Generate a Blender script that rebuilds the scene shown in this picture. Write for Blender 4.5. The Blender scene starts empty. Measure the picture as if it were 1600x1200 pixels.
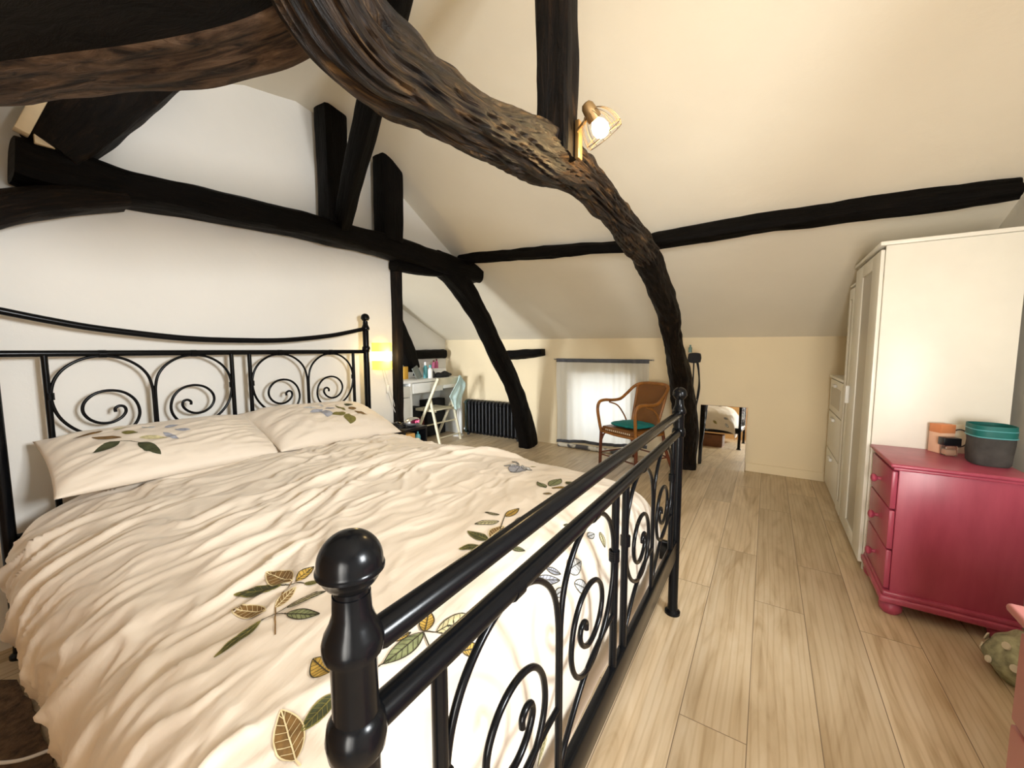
import bpy, bmesh, math, random
from mathutils import Vector, Matrix, noise
from mathutils.bvhtree import BVHTree
PI = math.pi
random.seed(7)
S = bpy.context.scene
COL = S.collection

# ------------------------------------------------------------------ camera
cam_d = bpy.data.cameras.new('camera')
cam = bpy.data.objects.new('camera', cam_d)
COL.objects.link(cam)
yaw, pitch, roll = 0.57124, 0.0866653, -0.0019
cam.location = (0, 0, 1.23)
cam.rotation_euler = (Matrix.Rotation(yaw, 3, 'Z') @ Matrix.Rotation(PI/2 - pitch, 3, 'X') @ Matrix.Rotation(roll, 3, 'Z')).to_euler()
cam_d.sensor_fit = 'HORIZONTAL'; cam_d.sensor_width = 36
cam_d.lens = 620/1600*36
cam_d.clip_start = 0.02
S.camera = cam

# ------------------------------------------------------------------ world, daylight, exposure
S.view_settings.view_transform = 'Standard'
S.view_settings.look = 'None'
S.view_settings.exposure = -0.12
S.view_settings.gamma = 1.0
S.view_settings.use_curve_mapping = False
W = bpy.data.worlds.new('daylight'); S.world = W; W.use_nodes = True
bg = W.node_tree.nodes['Background']
bg.inputs[0].default_value = (0.86, 0.94, 1.0, 1); bg.inputs[1].default_value = 1.0

def area(name, loc, target, sx, sy, power, color, spread=180):
    l = bpy.data.lights.new(name, 'AREA'); l.shape = 'RECTANGLE'; l.size = sx; l.size_y = sy
    l.energy = power; l.color = color; l.spread = math.radians(spread)
    o = bpy.data.objects.new(name, l); COL.objects.link(o); o.location = loc
    o.rotation_euler = (Vector(target) - Vector(loc)).to_track_quat('-Z', 'Y').to_euler()
    return o
area('window_daylight', (1.32, 0.55, 1.65), (-1.9, 0.9, 1.0), 0.42, 0.45, 84, (0.94, 0.975, 1.0), 140)
area('unseen_door_fill', (0.5, -1.16, 0.95), (0.2, 3.5, 0.55), 0.85, 1.4, 52, (1.0, 0.96, 0.89), 90)  # added light behind the camera for the far wall, narrowed to spare the bed
area('curtain_daylight', (-1.67, 5.0, 0.55), (-1.67, 4.0, 0.5), 0.75, 0.85, 9, (0.93, 0.97, 1.0))
area('alcove_added_fill', (-3.3, -1.12, 1.05), (-3.5, 3.8, 0.35), 1.0, 0.9, 72, (0.93, 0.97, 1.0), 70)  # light from an unseen window, added to brighten the desk alcove

# ------------------------------------------------------------------ materials
def new_mat(name):
    m = bpy.data.materials.new(name); m.use_nodes = True
    nt = m.node_tree; b = nt.nodes['Principled BSDF']
    return m, nt, b
def N(nt, t, **kw):
    n = nt.nodes.new(t)
    for k, v in kw.items(): setattr(n, k, v)
    return n
def ramp(nt, fac, stops):
    r = N(nt, 'ShaderNodeValToRGB'); e = r.color_ramp.elements
    while len(e) < len(stops): e.new(0.5)
    for x, (p, c) in zip(e, stops): x.position = p; x.color = (*c, 1)
    nt.links.new(fac, r.inputs[0]); return r.outputs[0]
def coords(nt, kind='Object', scale=(1,1,1)):
    tc = N(nt, 'ShaderNodeTexCoord'); mp = N(nt, 'ShaderNodeMapping'); mp.inputs['Scale'].default_value = scale
    nt.links.new(tc.outputs[kind], mp.inputs[0]); return mp.outputs[0]
def noisetex(nt, vec, scale, detail=4, rough=0.55):
    n = N(nt, 'ShaderNodeTexNoise'); n.inputs['Scale'].default_value = scale
    n.inputs['Detail'].default_value = detail; n.inputs['Roughness'].default_value = rough
    nt.links.new(vec, n.inputs['Vector']); return n.outputs['Fac']
def bump(nt, b, h, strength=0.3, dist=0.01):
    n = N(nt, 'ShaderNodeBump'); n.inputs['Strength'].default_value = strength; n.inputs['Distance'].default_value = dist
    nt.links.new(h, n.inputs['Height']); nt.links.new(n.outputs[0], b.inputs['Normal'])
def simple(name, c, rough=0.5, metal=0, var=0.08, scale=12, bmp=0.0, coat=0, sheen=0, bscale=None):
    m, nt, b = new_mat(name)
    v = coords(nt)
    f = noisetex(nt, v, scale)
    lo = tuple(max(0, x*(1-var)) for x in c); hi = tuple(min(1, x*(1+var)) for x in c)
    nt.links.new(ramp(nt, f, [(0.3, lo), (0.7, hi)]), b.inputs['Base Color'])
    b.inputs['Roughness'].default_value = rough; b.inputs['Metallic'].default_value = metal
    b.inputs['Coat Weight'].default_value = coat; b.inputs['Sheen Weight'].default_value = sheen
    if bmp: bump(nt, b, noisetex(nt, v, bscale or scale*6, 3), bmp, 0.004)
    return m
def emit(name, c, strength, base=None):
    m, nt, b = new_mat(name)
    b.inputs['Base Color'].default_value = (*(base or c), 1)
    b.inputs['Emission Color'].default_value = (*c, 1); b.inputs['Emission Strength'].default_value = strength
    return m

def plaster(name, c):
    m, nt, b = new_mat(name)
    v = coords(nt)
    f = noisetex(nt, v, 1.7, 5)
    nt.links.new(ramp(nt, f, [(0.3, tuple(x*0.95 for x in c)), (0.7, c)]), b.inputs['Base Color'])
    b.inputs['Roughness'].default_value = 0.75
    bump(nt, b, noisetex(nt, v, 9, 5), 0.25, 0.012)
    return m
M = {}
M['wall'] = plaster('white_plaster', (0.82, 0.795, 0.735))
M['ceil'] = plaster('ceiling_plaster', (0.83, 0.77, 0.64))
M['amber_bounce'] = plaster('amber_bounce_plaster', (0.62, 0.36, 0.13))  # colour chosen to throw amber bounce on the bed's near side
M['cream'] = plaster('cream_plaster', (0.82, 0.69, 0.465))

def floor_mat():
    m, nt, b = new_mat('oak_laminate')
    tc = N(nt, 'ShaderNodeTexCoord'); sep = N(nt, 'ShaderNodeSeparateXYZ'); nt.links.new(tc.outputs['Object'], sep.inputs[0])
    cmb = N(nt, 'ShaderNodeCombineXYZ')
    nt.links.new(sep.outputs[1], cmb.inputs[0]); nt.links.new(sep.outputs[0], cmb.inputs[1])
    br = N(nt, 'ShaderNodeTexBrick'); br.offset = 0.37; br.offset_frequency = 2
    br.inputs['Scale'].default_value = 1; br.inputs['Brick Width'].default_value = 1.35; br.inputs['Row Height'].default_value = 0.197
    br.inputs['Mortar Size'].default_value = 0.0016; br.inputs['Mortar Smooth'].default_value = 0.3; br.inputs['Bias'].default_value = 0
    br.inputs['Color1'].default_value = (0, 0, 0, 1); br.inputs['Color2'].default_value = (1, 1, 1, 1); br.inputs['Mortar'].default_value = (0.5, 0.5, 0.5, 1)
    nt.links.new(cmb.outputs[0], br.inputs['Vector'])
    # shift the grain from plank to plank
    add = N(nt, 'ShaderNodeVectorMath', operation='MULTIPLY_ADD'); add.inputs[1].default_value = (7.3, 3.1, 5.7)
    nt.links.new(br.outputs['Color'], add.inputs[0]); nt.links.new(cmb.outputs[0], add.inputs[2])
    mp = N(nt, 'ShaderNodeMapping'); mp.inputs['Scale'].default_value = (0.8, 5.5, 1); nt.links.new(add.outputs[0], mp.inputs[0])
    n1 = N(nt, 'ShaderNodeTexNoise'); n1.inputs['Scale'].default_value = 2.2; n1.inputs['Detail'].default_value = 6; n1.inputs['Distortion'].default_value = 1.3
    nt.links.new(mp.outputs[0], n1.inputs['Vector'])
    mp2 = N(nt, 'ShaderNodeMapping'); mp2.inputs['Scale'].default_value = (0.55, 5.5, 1); nt.links.new(add.outputs[0], mp2.inputs[0])
    wv = N(nt, 'ShaderNodeTexWave'); wv.wave_type = 'RINGS'; wv.inputs['Scale'].default_value = 2.4; wv.inputs['Distortion'].default_value = 6; wv.inputs['Detail'].default_value = 3; wv.inputs['Detail Scale'].default_value = 0.8
    nt.links.new(mp2.outputs[0], wv.inputs['Vector'])
    c1 = ramp(nt, n1.outputs['Fac'], [(0.28, (0.44, 0.325, 0.19)), (0.5, (0.62, 0.495, 0.33)), (0.75, (0.71, 0.595, 0.43))])
    c2 = ramp(nt, wv.outputs['Color'], [(0.0, (0.74, 0.68, 0.60)), (0.3, (1, 1, 1)), (1.0, (1, 1, 1))])
    mx = N(nt, 'ShaderNodeMixRGB', blend_type='MULTIPLY'); mx.inputs[0].default_value = 0.45
    nt.links.new(c1, mx.inputs[1]); nt.links.new(c2, mx.inputs[2])
    tone = ramp(nt, br.outputs['Color'], [(0, (0.86, 0.85, 0.83)), (1, (1.08, 1.07, 1.05))])
    m2 = N(nt, 'ShaderNodeMixRGB', blend_type='MULTIPLY'); m2.inputs[0].default_value = 1
    nt.links.new(mx.outputs[0], m2.inputs[1]); nt.links.new(tone, m2.inputs[2])
    m3 = N(nt, 'ShaderNodeMixRGB'); m3.inputs[2].default_value = (0.20, 0.145, 0.09, 1)
    nt.links.new(br.outputs['Fac'], m3.inputs[0]); nt.links.new(m2.outputs[0], m3.inputs[1])
    nt.links.new(m3.outputs[0], b.inputs['Base Color'])
    b.inputs['Roughness'].default_value = 0.42
    bump(nt, b, n1.outputs['Fac'], 0.08, 0.003)
    return m
M['floor'] = floor_mat()

def timber_mat(name, dark, mid, light, rough, bs, spec=0.4):
    m, nt, b = new_mat(name)
    v = coords(nt, 'UV', (1, 1, 1))
    mp = N(nt, 'ShaderNodeMapping'); mp.inputs['Scale'].default_value = (3.0, 16, 1); nt.links.new(v, mp.inputs[0])
    n1 = N(nt, 'ShaderNodeTexNoise'); n1.inputs['Scale'].default_value = 3; n1.inputs['Detail'].default_value = 8; n1.inputs['Roughness'].default_value = 0.65; n1.inputs['Distortion'].default_value = 0.8
    nt.links.new(mp.outputs[0], n1.inputs['Vector'])
    vo = coords(nt, 'Object')
    n2 = noisetex(nt, vo, 4.5, 4)
    c1 = ramp(nt, n1.outputs['Fac'], [(0.38, dark), (0.55, mid), (0.72, light)])
    c2 = ramp(nt, n2, [(0.35, (0.35, 0.32, 0.3)), (0.65, (1, 1, 1))])
    mx = N(nt, 'ShaderNodeMixRGB', blend_type='MULTIPLY'); mx.inputs[0].default_value = 0.9
    nt.links.new(c1, mx.inputs[1]); nt.links.new(c2, mx.inputs[2]); nt.links.new(mx.outputs[0], b.inputs['Base Color'])
    b.inputs['Roughness'].default_value = rough; b.inputs['Specular IOR Level'].default_value = spec
    bump(nt, b, n1.outputs['Fac'], bs, 0.02)
    return m
M['oldwood'] = timber_mat('weathered_brown_timber', (0.0025, 0.0014, 0.0007), (0.034, 0.0175, 0.0068), (0.23, 0.125, 0.042), 0.5, 1.0, 0.3)
M['blackwood'] = timber_mat('black_stained_timber', (0.0010, 0.0006, 0.0004), (0.0025, 0.0015, 0.001), (0.007, 0.004, 0.0022), 0.6, 0.5, 0.1)
M['brownwood'] = timber_mat('dark_brown_timber', (0.0018, 0.001, 0.0006), (0.008, 0.0042, 0.002), (0.03, 0.016, 0.0075), 0.6, 0.6, 0.15)
M['bouncelit_wood'] = timber_mat('bounce_lit_timber', (0.012, 0.007, 0.004), (0.12, 0.072, 0.042), (0.26, 0.175, 0.11), 0.65, 0.7, 0.2)  # lighter brown that paints bounced floor light onto a beam underside

def duvet_mat(name, c):
    m, nt, b = new_mat(name)
    v = coords(nt)
    f = noisetex(nt, v, 3.0, 4)
    nt.links.new(ramp(nt, f, [(0.3, tuple(x*0.95 for x in c)), (0.7, c)]), b.inputs['Base Color'])
    b.inputs['Roughness'].default_value = 0.62; b.inputs['Sheen Weight'].default_value = 0.15
    mp = coords(nt, 'Object', (22, 5, 8))
    n = noisetex(nt, mp, 1.0, 5, 0.5)
    bump(nt, b, n, 0.35, 0.012)
    return m
M['duvet'] = duvet_mat('cream_cotton', (0.75, 0.66, 0.545))
M['blackmetal'] = simple('black_satin_metal', (0.003, 0.0033, 0.004), 0.22, 0.0, 0.1, 20, 0.01, coat=0.0)
M['blackmetal'].node_tree.nodes['Principled BSDF'].inputs['Specular IOR Level'].default_value = 0.16
M['whitepaint'] = simple('white_lacquer', (0.80, 0.78, 0.70), 0.38, 0, 0.03, 5)
M['deskwhite'] = simple('white_desk_lacquer', (0.82, 0.83, 0.80), 0.35, 0, 0.03, 5)
M['frost'] = simple('frosted_panel', (0.44, 0.41, 0.35), 0.3, 0, 0.04, 4)
M['creamwood'] = simple('cream_painted_wood', (0.72, 0.67, 0.50), 0.45, 0, 0.08, 9)
def burgundy():
    m, nt, b = new_mat('burgundy_painted_wood')
    mp = coords(nt, 'Object', (3, 3, 0.6))
    f = noisetex(nt, mp, 6, 5)
    nt.links.new(ramp(nt, f, [(0.3, (0.36, 0.05, 0.095)), (0.7, (0.45, 0.075, 0.13))]), b.inputs['Base Color'])
    b.inputs['Roughness'].default_value = 0.33; bump(nt, b, f, 0.05, 0.004); return m
M['burgundy'] = burgundy()
M['rose'] = simple('rose_painted_wood', (0.40, 0.14, 0.13), 0.4, 0, 0.08, 6)
def rattan(name, c, sx):
    m, nt, b = new_mat(name)
    v = coords(nt, 'Object')
    w1 = N(nt, 'ShaderNodeTexWave'); w1.bands_direction = 'Z'; w1.inputs['Scale'].default_value = sx; w1.inputs['Distortion'].default_value = 0.6
    w2 = N(nt, 'ShaderNodeTexWave'); w2.bands_direction = 'X'; w2.inputs['Scale'].default_value = sx; w2.inputs['Distortion'].default_value = 0.6
    nt.links.new(v, w1.inputs[0]); nt.links.new(v, w2.inputs[0])
    mu = N(nt, 'ShaderNodeMath', operation='MULTIPLY'); nt.links.new(w1.outputs['Color'], mu.inputs[0]); nt.links.new(w2.outputs['Color'], mu.inputs[1])
    nt.links.new(ramp(nt, mu.outputs[0], [(0.0, tuple(x*0.45 for x in c)), (0.5, c)]), b.inputs['Base Color'])
    b.inputs['Roughness'].default_value = 0.4; bump(nt, b, mu.outputs[0], 0.6, 0.004); return m
M['weave'] = rattan('woven_rattan', (0.30, 0.115, 0.022), 22)
M['cane'] = simple('varnished_cane', (0.34, 0.135, 0.028), 0.3, 0, 0.3, 14)
M['darkcane'] = simple('dark_varnished_cane', (0.13, 0.032, 0.012), 0.3, 0, 0.25, 14)
M['teal'] = simple('teal_fabric', (0.0, 0.22, 0.22), 0.8, 0, 0.12, 20, 0.2)
M['tealtrim'] = simple('teal_trim', (0.002, 0.13, 0.12), 0.6, 0, 0.1, 20)
M['greyfabric'] = simple('grey_canvas', (0.055, 0.053, 0.05), 0.85, 0, 0.35, 12, 0.3)
M['blackfabric'] = simple('black_fabric', (0.004, 0.004, 0.005), 0.8, 0, 0.2, 20, 0.2)
M['bandgrey'] = simple('slate_band', (0.085, 0.09, 0.105), 0.8, 0, 0.15, 30, 0.1)
M['iron'] = simple('dark_cast_iron', (0.006, 0.007, 0.010), 0.4, 0.0, 0.2, 20, 0.1)
M['green_iron'] = simple('dark_green_iron', (0.012, 0.028, 0.024), 0.4, 0.0, 0.2, 20, 0.1)
M['chrome'] = simple('chrome', (0.75, 0.75, 0.75), 0.15, 1.0, 0.02)
M['silver'] = simple('silver_plastic', (0.50, 0.52, 0.54), 0.25, 0.6, 0.03)
M['blackplastic'] = simple('black_plastic', (0.006, 0.006, 0.008), 0.3, 0, 0.1)
M['white'] = simple('white_plastic', (0.8, 0.8, 0.78), 0.4, 0, 0.03)
M['amber'] = simple('golden_wood', (0.62, 0.34, 0.10), 0.5, 0, 0.15, 9)
M['brownbox'] = simple('brown_wood_box', (0.20, 0.075, 0.025), 0.5, 0, 0.2, 9)
M['orange'] = simple('orange_card', (0.68, 0.25, 0.10), 0.5, 0, 0.06)
M['peach'] = simple('peach_card', (0.82, 0.52, 0.36), 0.5, 0, 0.06)
M['paper'] = simple('cream_paper', (0.80, 0.72, 0.57), 0.7, 0, 0.05)
M['pink'] = simple('pink_plastic', (0.45, 0.09, 0.19), 0.4, 0, 0.3, 60)
M['darkred'] = simple('dark_red_fabric', (0.10, 0.008, 0.008), 0.6, 0, 0.2)
M['greenish'] = simple('grey_green_plastic', (0.12, 0.20, 0.17), 0.4)
M['yellow'] = simple('yellow_card', (0.70, 0.38, 0.05), 0.5, 0, 0.1)
M['cyan'] = simple('turquoise_plastic', (0.10, 0.36, 0.40), 0.4, 0, 0.1)
M['screengrey'] = simple('grey_lid', (0.16, 0.18, 0.165), 0.35, 0, 0.05)
M['cloth'] = simple('pale_blue_cotton', (0.55, 0.74, 0.74), 0.85, 0, 0.15, 16, 0.2)
M['floral'] = simple('sage_floral_fabric', (0.30, 0.30, 0.185), 0.8, 0, 0.5, 26, 0.3)
M['sage_pale'] = simple('pale_flower_print', (0.62, 0.56, 0.44), 0.8, 0, 0.1)
M['brass'] = simple('aged_brass', (0.26, 0.16, 0.065), 0.45, 0.7, 0.1)
M['bronze'] = simple('dark_bronze', (0.10, 0.06, 0.025), 0.45, 0.5, 0.1)
M['lightwood'] = simple('pale_plank', (0.80, 0.66, 0.44), 0.6, 0, 0.1, 8)
M['mattress'] = simple('white_ticking', (0.78, 0.76, 0.72), 0.8, 0, 0.04)
M['bulb'] = emit('lit_bulb', (1.0, 0.72, 0.30), 40)
M['shade'] = emit('lit_yellow_shade', (1.0, 0.66, 0.10), 1.1, (0.8, 0.6, 0.15))
M['shade_mid'] = emit('lit_diffuser', (1.0, 0.86, 0.50), 6, (0.9, 0.85, 0.6))
M['led'] = emit('red_digits', (1.0, 0.16, 0.30), 3)
M['ledbase'] = simple('wine_display', (0.10, 0.005, 0.03), 0.2, 0, 0.1)
def glass(name, c, rough=0.0):
    m, nt, b = new_mat(name)
    b.inputs['Base Color'].default_value = (*c, 1); b.inputs['Transmission Weight'].default_value = 1; b.inputs['Roughness'].default_value = rough; b.inputs['IOR'].default_value = 1.45
    return m
M['glass'] = glass('clear_glass', (0.95, 0.97, 0.96))
M['amberglass'] = glass('amber_liquid', (0.85, 0.55, 0.35))
def pane():
    m, nt, b = new_mat('window_glass')
    t = N(nt, 'ShaderNodeBsdfTransparent'); g = N(nt, 'ShaderNodeBsdfGlossy'); g.inputs['Roughness'].default_value = 0.02
    mx = N(nt, 'ShaderNodeMixShader'); mx.inputs[0].default_value = 0.08
    nt.links.new(t.outputs[0], mx.inputs[1]); nt.links.new(g.outputs[0], mx.inputs[2])
    nt.links.new(mx.outputs[0], nt.nodes['Material Output'].inputs[0]); return m
M['pane'] = pane()
def curtain_mat():
    m, nt, b = new_mat('white_curtain_cloth')
    d = N(nt, 'ShaderNodeBsdfDiffuse'); d.inputs[0].default_value = (0.83, 0.81, 0.74, 1)
    t = N(nt, 'ShaderNodeBsdfTranslucent'); t.inputs[0].default_value = (0.84, 0.85, 0.83, 1)
    mx = N(nt, 'ShaderNodeMixShader'); mx.inputs[0].default_value = 0.5
    v = coords(nt); f = noisetex(nt, v, 160, 2)
    bn = N(nt, 'ShaderNodeBump'); bn.inputs['Strength'].default_value = 0.1; nt.links.new(f, bn.inputs['Height']); nt.links.new(bn.outputs[0], d.inputs['Normal'])
    nt.links.new(d.outputs[0], mx.inputs[1]); nt.links.new(t.outputs[0], mx.inputs[2])
    nt.links.new(mx.outputs[0], nt.nodes['Material Output'].inputs[0]); return m
M['curtain'] = curtain_mat()
m_, nt_, b_ = new_mat('mirror_silver'); b_.inputs['Metallic'].default_value = 1; b_.inputs['Roughness'].default_value = 0.02; b_.inputs['Base Color'].default_value = (0.9, 0.9, 0.86, 1); M['mirror'] = m_
def leafm(name, c): return simple(name, c, 0.75, 0, 0.3, 60)
LEAF = dict(dark=leafm('leaf_dark_green', (0.045, 0.050, 0.018)), green=leafm('leaf_sage', (0.20, 0.22, 0.10)), olive=leafm('leaf_olive', (0.17, 0.15, 0.035)),
            brown=leafm('leaf_brown', (0.19, 0.105, 0.03)), yellow=leafm('leaf_ochre', (0.46, 0.29, 0.055)), pale=leafm('leaf_pale', (0.56, 0.50, 0.28)),
            blue=leafm('leaf_grey_blue', (0.34, 0.35, 0.40)), ice=leafm('leaf_ice_blue', (0.55, 0.56, 0.56)))
M['stitch_dark'] = simple('dark_stitching', (0.035, 0.03, 0.015), 0.8)
M['stitch_light'] = simple('light_stitching', (0.68, 0.57, 0.33), 0.8)

# ------------------------------------------------------------------ mesh helpers
def build(name, bm, mats, parent=None, smooth=True, loc=None, autosmooth=True):
    me = bpy.data.meshes.new(name)
    bmesh.ops.recalc_face_normals(bm, faces=bm.faces)
    bm.to_mesh(me); bm.free()
    for m in (mats if isinstance(mats, (list, tuple)) else [mats]): me.materials.append(m)
    for p in me.polygons: p.use_smooth = bool(smooth)
    o = bpy.data.objects.new(name, me); COL.objects.link(o)
    if smooth and autosmooth:
        me.set_sharp_from_angle(angle=math.radians(38))
    if parent: o.parent = parent
    if loc: o.location = loc
    return o
def thing(name, label, cat, loc=(0,0,0), rz=0, group=None):
    o = bpy.data.objects.new(name, None); COL.objects.link(o); o.empty_display_size = 0.1
    o.location = loc; o.rotation_euler = (0, 0, rz); o['label'] = label; o['category'] = cat
    if group: o['group'] = group
    return o
def tag(o, label, cat, group=None):
    o['label'] = label; o['category'] = cat
    if group: o['group'] = group
    return o
def struct(name, bm, mat, parent=None, smooth=False):
    o = build(name, bm, mat, parent, smooth)
    if not parent: o['kind'] = 'structure'
    return o
def B(): return bmesh.new()
def box(bm, a, b, bev=0.0, seg=2, mi=0, mat=None):
    a = Vector(a); b = Vector(b)
    t = bmesh.new()
    bmesh.ops.create_cube(t, size=1)
    for v in t.verts:
        v.co = Vector(((a.x+b.x)/2 + v.co.x*abs(b.x-a.x), (a.y+b.y)/2 + v.co.y*abs(b.y-a.y), (a.z+b.z)/2 + v.co.z*abs(b.z-a.z)))
    if bev: bmesh.ops.bevel(t, geom=t.edges[:], offset=bev, segments=seg, affect='EDGES', profile=0.5)
    merge(bm, t, mat, mi); return bm
def merge(bm, t, mat=None, mi=0):
    vm = {}
    for v in t.verts: vm[v] = bm.verts.new(mat @ v.co if mat is not None else v.co)
    for f in t.faces:
        try:
            nf = bm.faces.new([vm[v] for v in f.verts]); nf.material_index = mi if mi else f.material_index; nf.smooth = True
        except ValueError: pass
    t.free()
def catmull(pts, n, closed=False):
    P = [Vector(p) for p in pts]; out = []; L = len(P)
    rng = L if closed else L-1
    for i in range(rng):
        if closed: p0, p1, p2, p3 = P[(i-1) % L], P[i], P[(i+1) % L], P[(i+2) % L]
        else:
            p1, p2 = P[i], P[i+1]
            p0 = P[i-1] if i else p1*2-p2
            p3 = P[i+2] if i+2 < L else p2*2-p1
        for k in range(n):
            t = k/n
            out.append(0.5*((2*p1) + (p2-p0)*t + (2*p0-5*p1+4*p2-p3)*t*t + (3*p1-p0-3*p2+p3)*t**3))
    if not closed: out.append(P[-1].copy())
    return out
def tube(bm, pts, r, seg=10, closed=False, cap=True, mi=0, rz=None):
    pts = [Vector(p) for p in pts]; n = len(pts)
    R = r if isinstance(r, (list, tuple)) else [r]*n
    rings = []; nrm = None
    for i in range(n):
        if closed: t = pts[(i+1) % n]-pts[i-1]
        else: t = pts[min(i+1, n-1)]-pts[max(i-1, 0)]
        if t.length < 1e-9: t = Vector((0, 0, 1))
        t.normalize()
        if nrm is None:
            nrm = t.orthogonal().normalized()
        nrm = (nrm - t*nrm.dot(t))
        if nrm.length < 1e-6: nrm = t.orthogonal()
        nrm.normalize(); bi = t.cross(nrm)
        rings.append([bm.verts.new(pts[i] + (nrm*math.cos(a) + bi*math.sin(a))*R[i]) for a in [2*PI*k/seg for k in range(seg)]])
    for i in range(n if closed else n-1):
        A = rings[i]; C = rings[(i+1) % n]
        for k in range(seg):
            f = bm.faces.new((A[k], A[(k+1) % seg], C[(k+1) % seg], C[k])); f.material_index = mi; f.smooth = True
    if cap and not closed:
        for rr in (rings[0], rings[-1]):
            f = bm.faces.new(rr); f.material_index = mi
    return bm
def lathe(bm, prof, org=(0,0,0), seg=24, mi=0, axis=None):
    org = Vector(org)
    Q = Vector((0,0,1)).rotation_difference(Vector(axis).normalized()).to_matrix() if axis is not None else Matrix.Identity(3)
    rings = []
    for r, z in prof:
        rings.append([bm.verts.new(org + Q @ Vector((max(r, 1e-4)*math.cos(2*PI*k/seg), max(r, 1e-4)*math.sin(2*PI*k/seg), z))) for k in range(seg)])
    for A, C in zip(rings, rings[1:]):
        for k in range(seg):
            f = bm.faces.new((A[k], A[(k+1) % seg], C[(k+1) % seg], C[k])); f.material_index = mi; f.smooth = True
    for rr in (rings[0], rings[-1]):
        f = bm.faces.new(rr); f.material_index = mi
    return bm
def prism(bm, poly, axis, lo, hi, mi=0, bev=0.0):
    """extrude a 2D polygon along an axis ('X','Y','Z')"""
    t = bmesh.new()
    def P(u, v, w):
        return {'X': Vector((w, u, v)), 'Y': Vector((u, w, v)), 'Z': Vector((u, v, w))}[axis]
    A = [t.verts.new(P(u, v, lo)) for u, v in poly]; C = [t.verts.new(P(u, v, hi)) for u, v in poly]
    n = len(poly)
    t.faces.new(A); t.faces.new(C[::-1])
    for i in range(n): t.faces.new((A[i], A[(i+1) % n], C[(i+1) % n], C[i]))
    bmesh.ops.recalc_face_normals(t, faces=t.faces)
    if bev: bmesh.ops.bevel(t, geom=t.edges[:], offset=bev, segments=2, affect='EDGES', profile=0.5)
    merge(bm, t, None, mi); return bm
def timber(name, pts, side, mat, label, cat='beam', n=10, seg=28, amp=0.012, sq=3.2, seed=0, group=None, rough=0.6, freq=5.0, under=None, crack=0.0):
    """loft a hewn timber: pts = [(pos, half_width_along_side, half_height)], side = unit vector across"""
    side = Vector(side).normalized()
    C = catmull([p[0] for p in pts], n)
    W_ = catmull([(p[1], p[2], 0) for p in pts], n)
    bm = B(); uvl = bm.loops.layers.uv.new('UVMap')
    rings = []; dist = 0; ds = []
    for i, c in enumerate(C):
        t = (C[min(i+1, len(C)-1)]-C[max(i-1, 0)]).normalized()
        s = (side - t*side.dot(t)).normalized(); up = t.cross(s)
        if i: dist += (C[i]-C[i-1]).length
        ds.append(dist); ring = []
        for k in range(seg):
            a = 2*PI*k/seg
            ca, sa = math.cos(a), math.sin(a)
            q = (abs(ca)**sq + abs(sa)**sq)**(-1/sq)
            d = noise.noise(Vector((dist*freq*0.5, ca*1.3+seed*7.1, sa*1.3)))*amp + noise.noise(Vector((dist*freq*1.6, ca*3.1+seed*3.3, sa*3.1)))*amp*rough
            if crack:
                tw = a + 0.5*math.sin(dist*3)
                d -= crack*max(0, 1-abs(noise.noise(Vector((dist*2.2, math.cos(tw)*4.5, math.sin(tw)*4.5+4))))*4.0)**2
                d += crack*0.5*noise.noise(Vector((dist*9, math.cos(tw)*7, math.sin(tw)*7)))
            ring.append(bm.verts.new(c + s*ca*q*W_[i].x*(1+d/max(W_[i].x, .02)) + up*sa*q*W_[i].y*(1+d/max(W_[i].y, .02))))
        rings.append(ring)
    for i in range(len(rings)-1):
        for k in range(seg):
            f = bm.faces.new((rings[i][k], rings[i][(k+1) % seg], rings[i+1][(k+1) % seg], rings[i+1][k]))
            for l, (ii, kk) in zip(f.loops, ((i, k), (i, k+1), (i+1, k+1), (i+1, k))):
                l[uvl].uv = (ds[ii] + seed*3.7, kk/seg*0.6)
    for rr, q in ((rings[0], 0), (rings[-1], 1)):
        f = bm.faces.new(rr)
        for l in f.loops: l[uvl].uv = (l.vert.co.y*0.3, l.vert.co.z)
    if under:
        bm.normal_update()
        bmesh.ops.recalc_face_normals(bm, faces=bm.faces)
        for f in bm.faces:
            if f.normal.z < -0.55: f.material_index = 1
    o = build(name, bm, [mat, under] if under else mat)
    return tag(o, label, cat, group)

# ------------------------------------------------------------------ the room
XL, XG, XR, YF, YN = -2.59, -4.17, 1.04, 4.6, -0.95
PROF = [(-1.10, 1.57), (-0.95, 1.65), (-0.6, 1.83), (0.2, 2.26), (0.8, 2.56), (1.2, 2.74), (1.5, 2.80), (1.8, 2.755), (2.11, 2.63), (2.55, 2.375), (3.0, 2.115), (3.6, 1.83), (4.1, 1.595), (4.6, 1.365), (4.85, 1.25)]
def roof_z(y):
    for (a, za), (b, zb) in zip(PROF, PROF[1:]):
        if a <= y <= b: return za + (zb-za)*(y-a)/(b-a)
    return PROF[-1][1]
def droop(x, y):
    return -0.018*(x+2.5)*max(0, 1-abs(y-3.0)/1.6*0.6) if y > 1.4 else 0
bm = B(); box(bm, (XG-0.1, YN-0.1, -0.06), (XR+0.1, YF+0.2, 0)); struct('floor', bm, M['floor'])
bm = B()
ys = sorted(set([p[0] for p in PROF] + [1.65, 1.95, 3.3])); xs = [-4.3, -3.2, -2.2, -1.3, -0.2, 0.4, 1.2]
g = {}
for i, x in enumerate(xs):
    for j, y in enumerate(ys):
        for k in (0, 1): g[i, j, k] = bm.verts.new((x, y, roof_z(y) + droop(x, y) + 0.14*k))
hole = set()
cells = [(i, j) for i in range(len(xs)-1) for j in range(len(ys)-1) if (i, j) not in hole]
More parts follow.
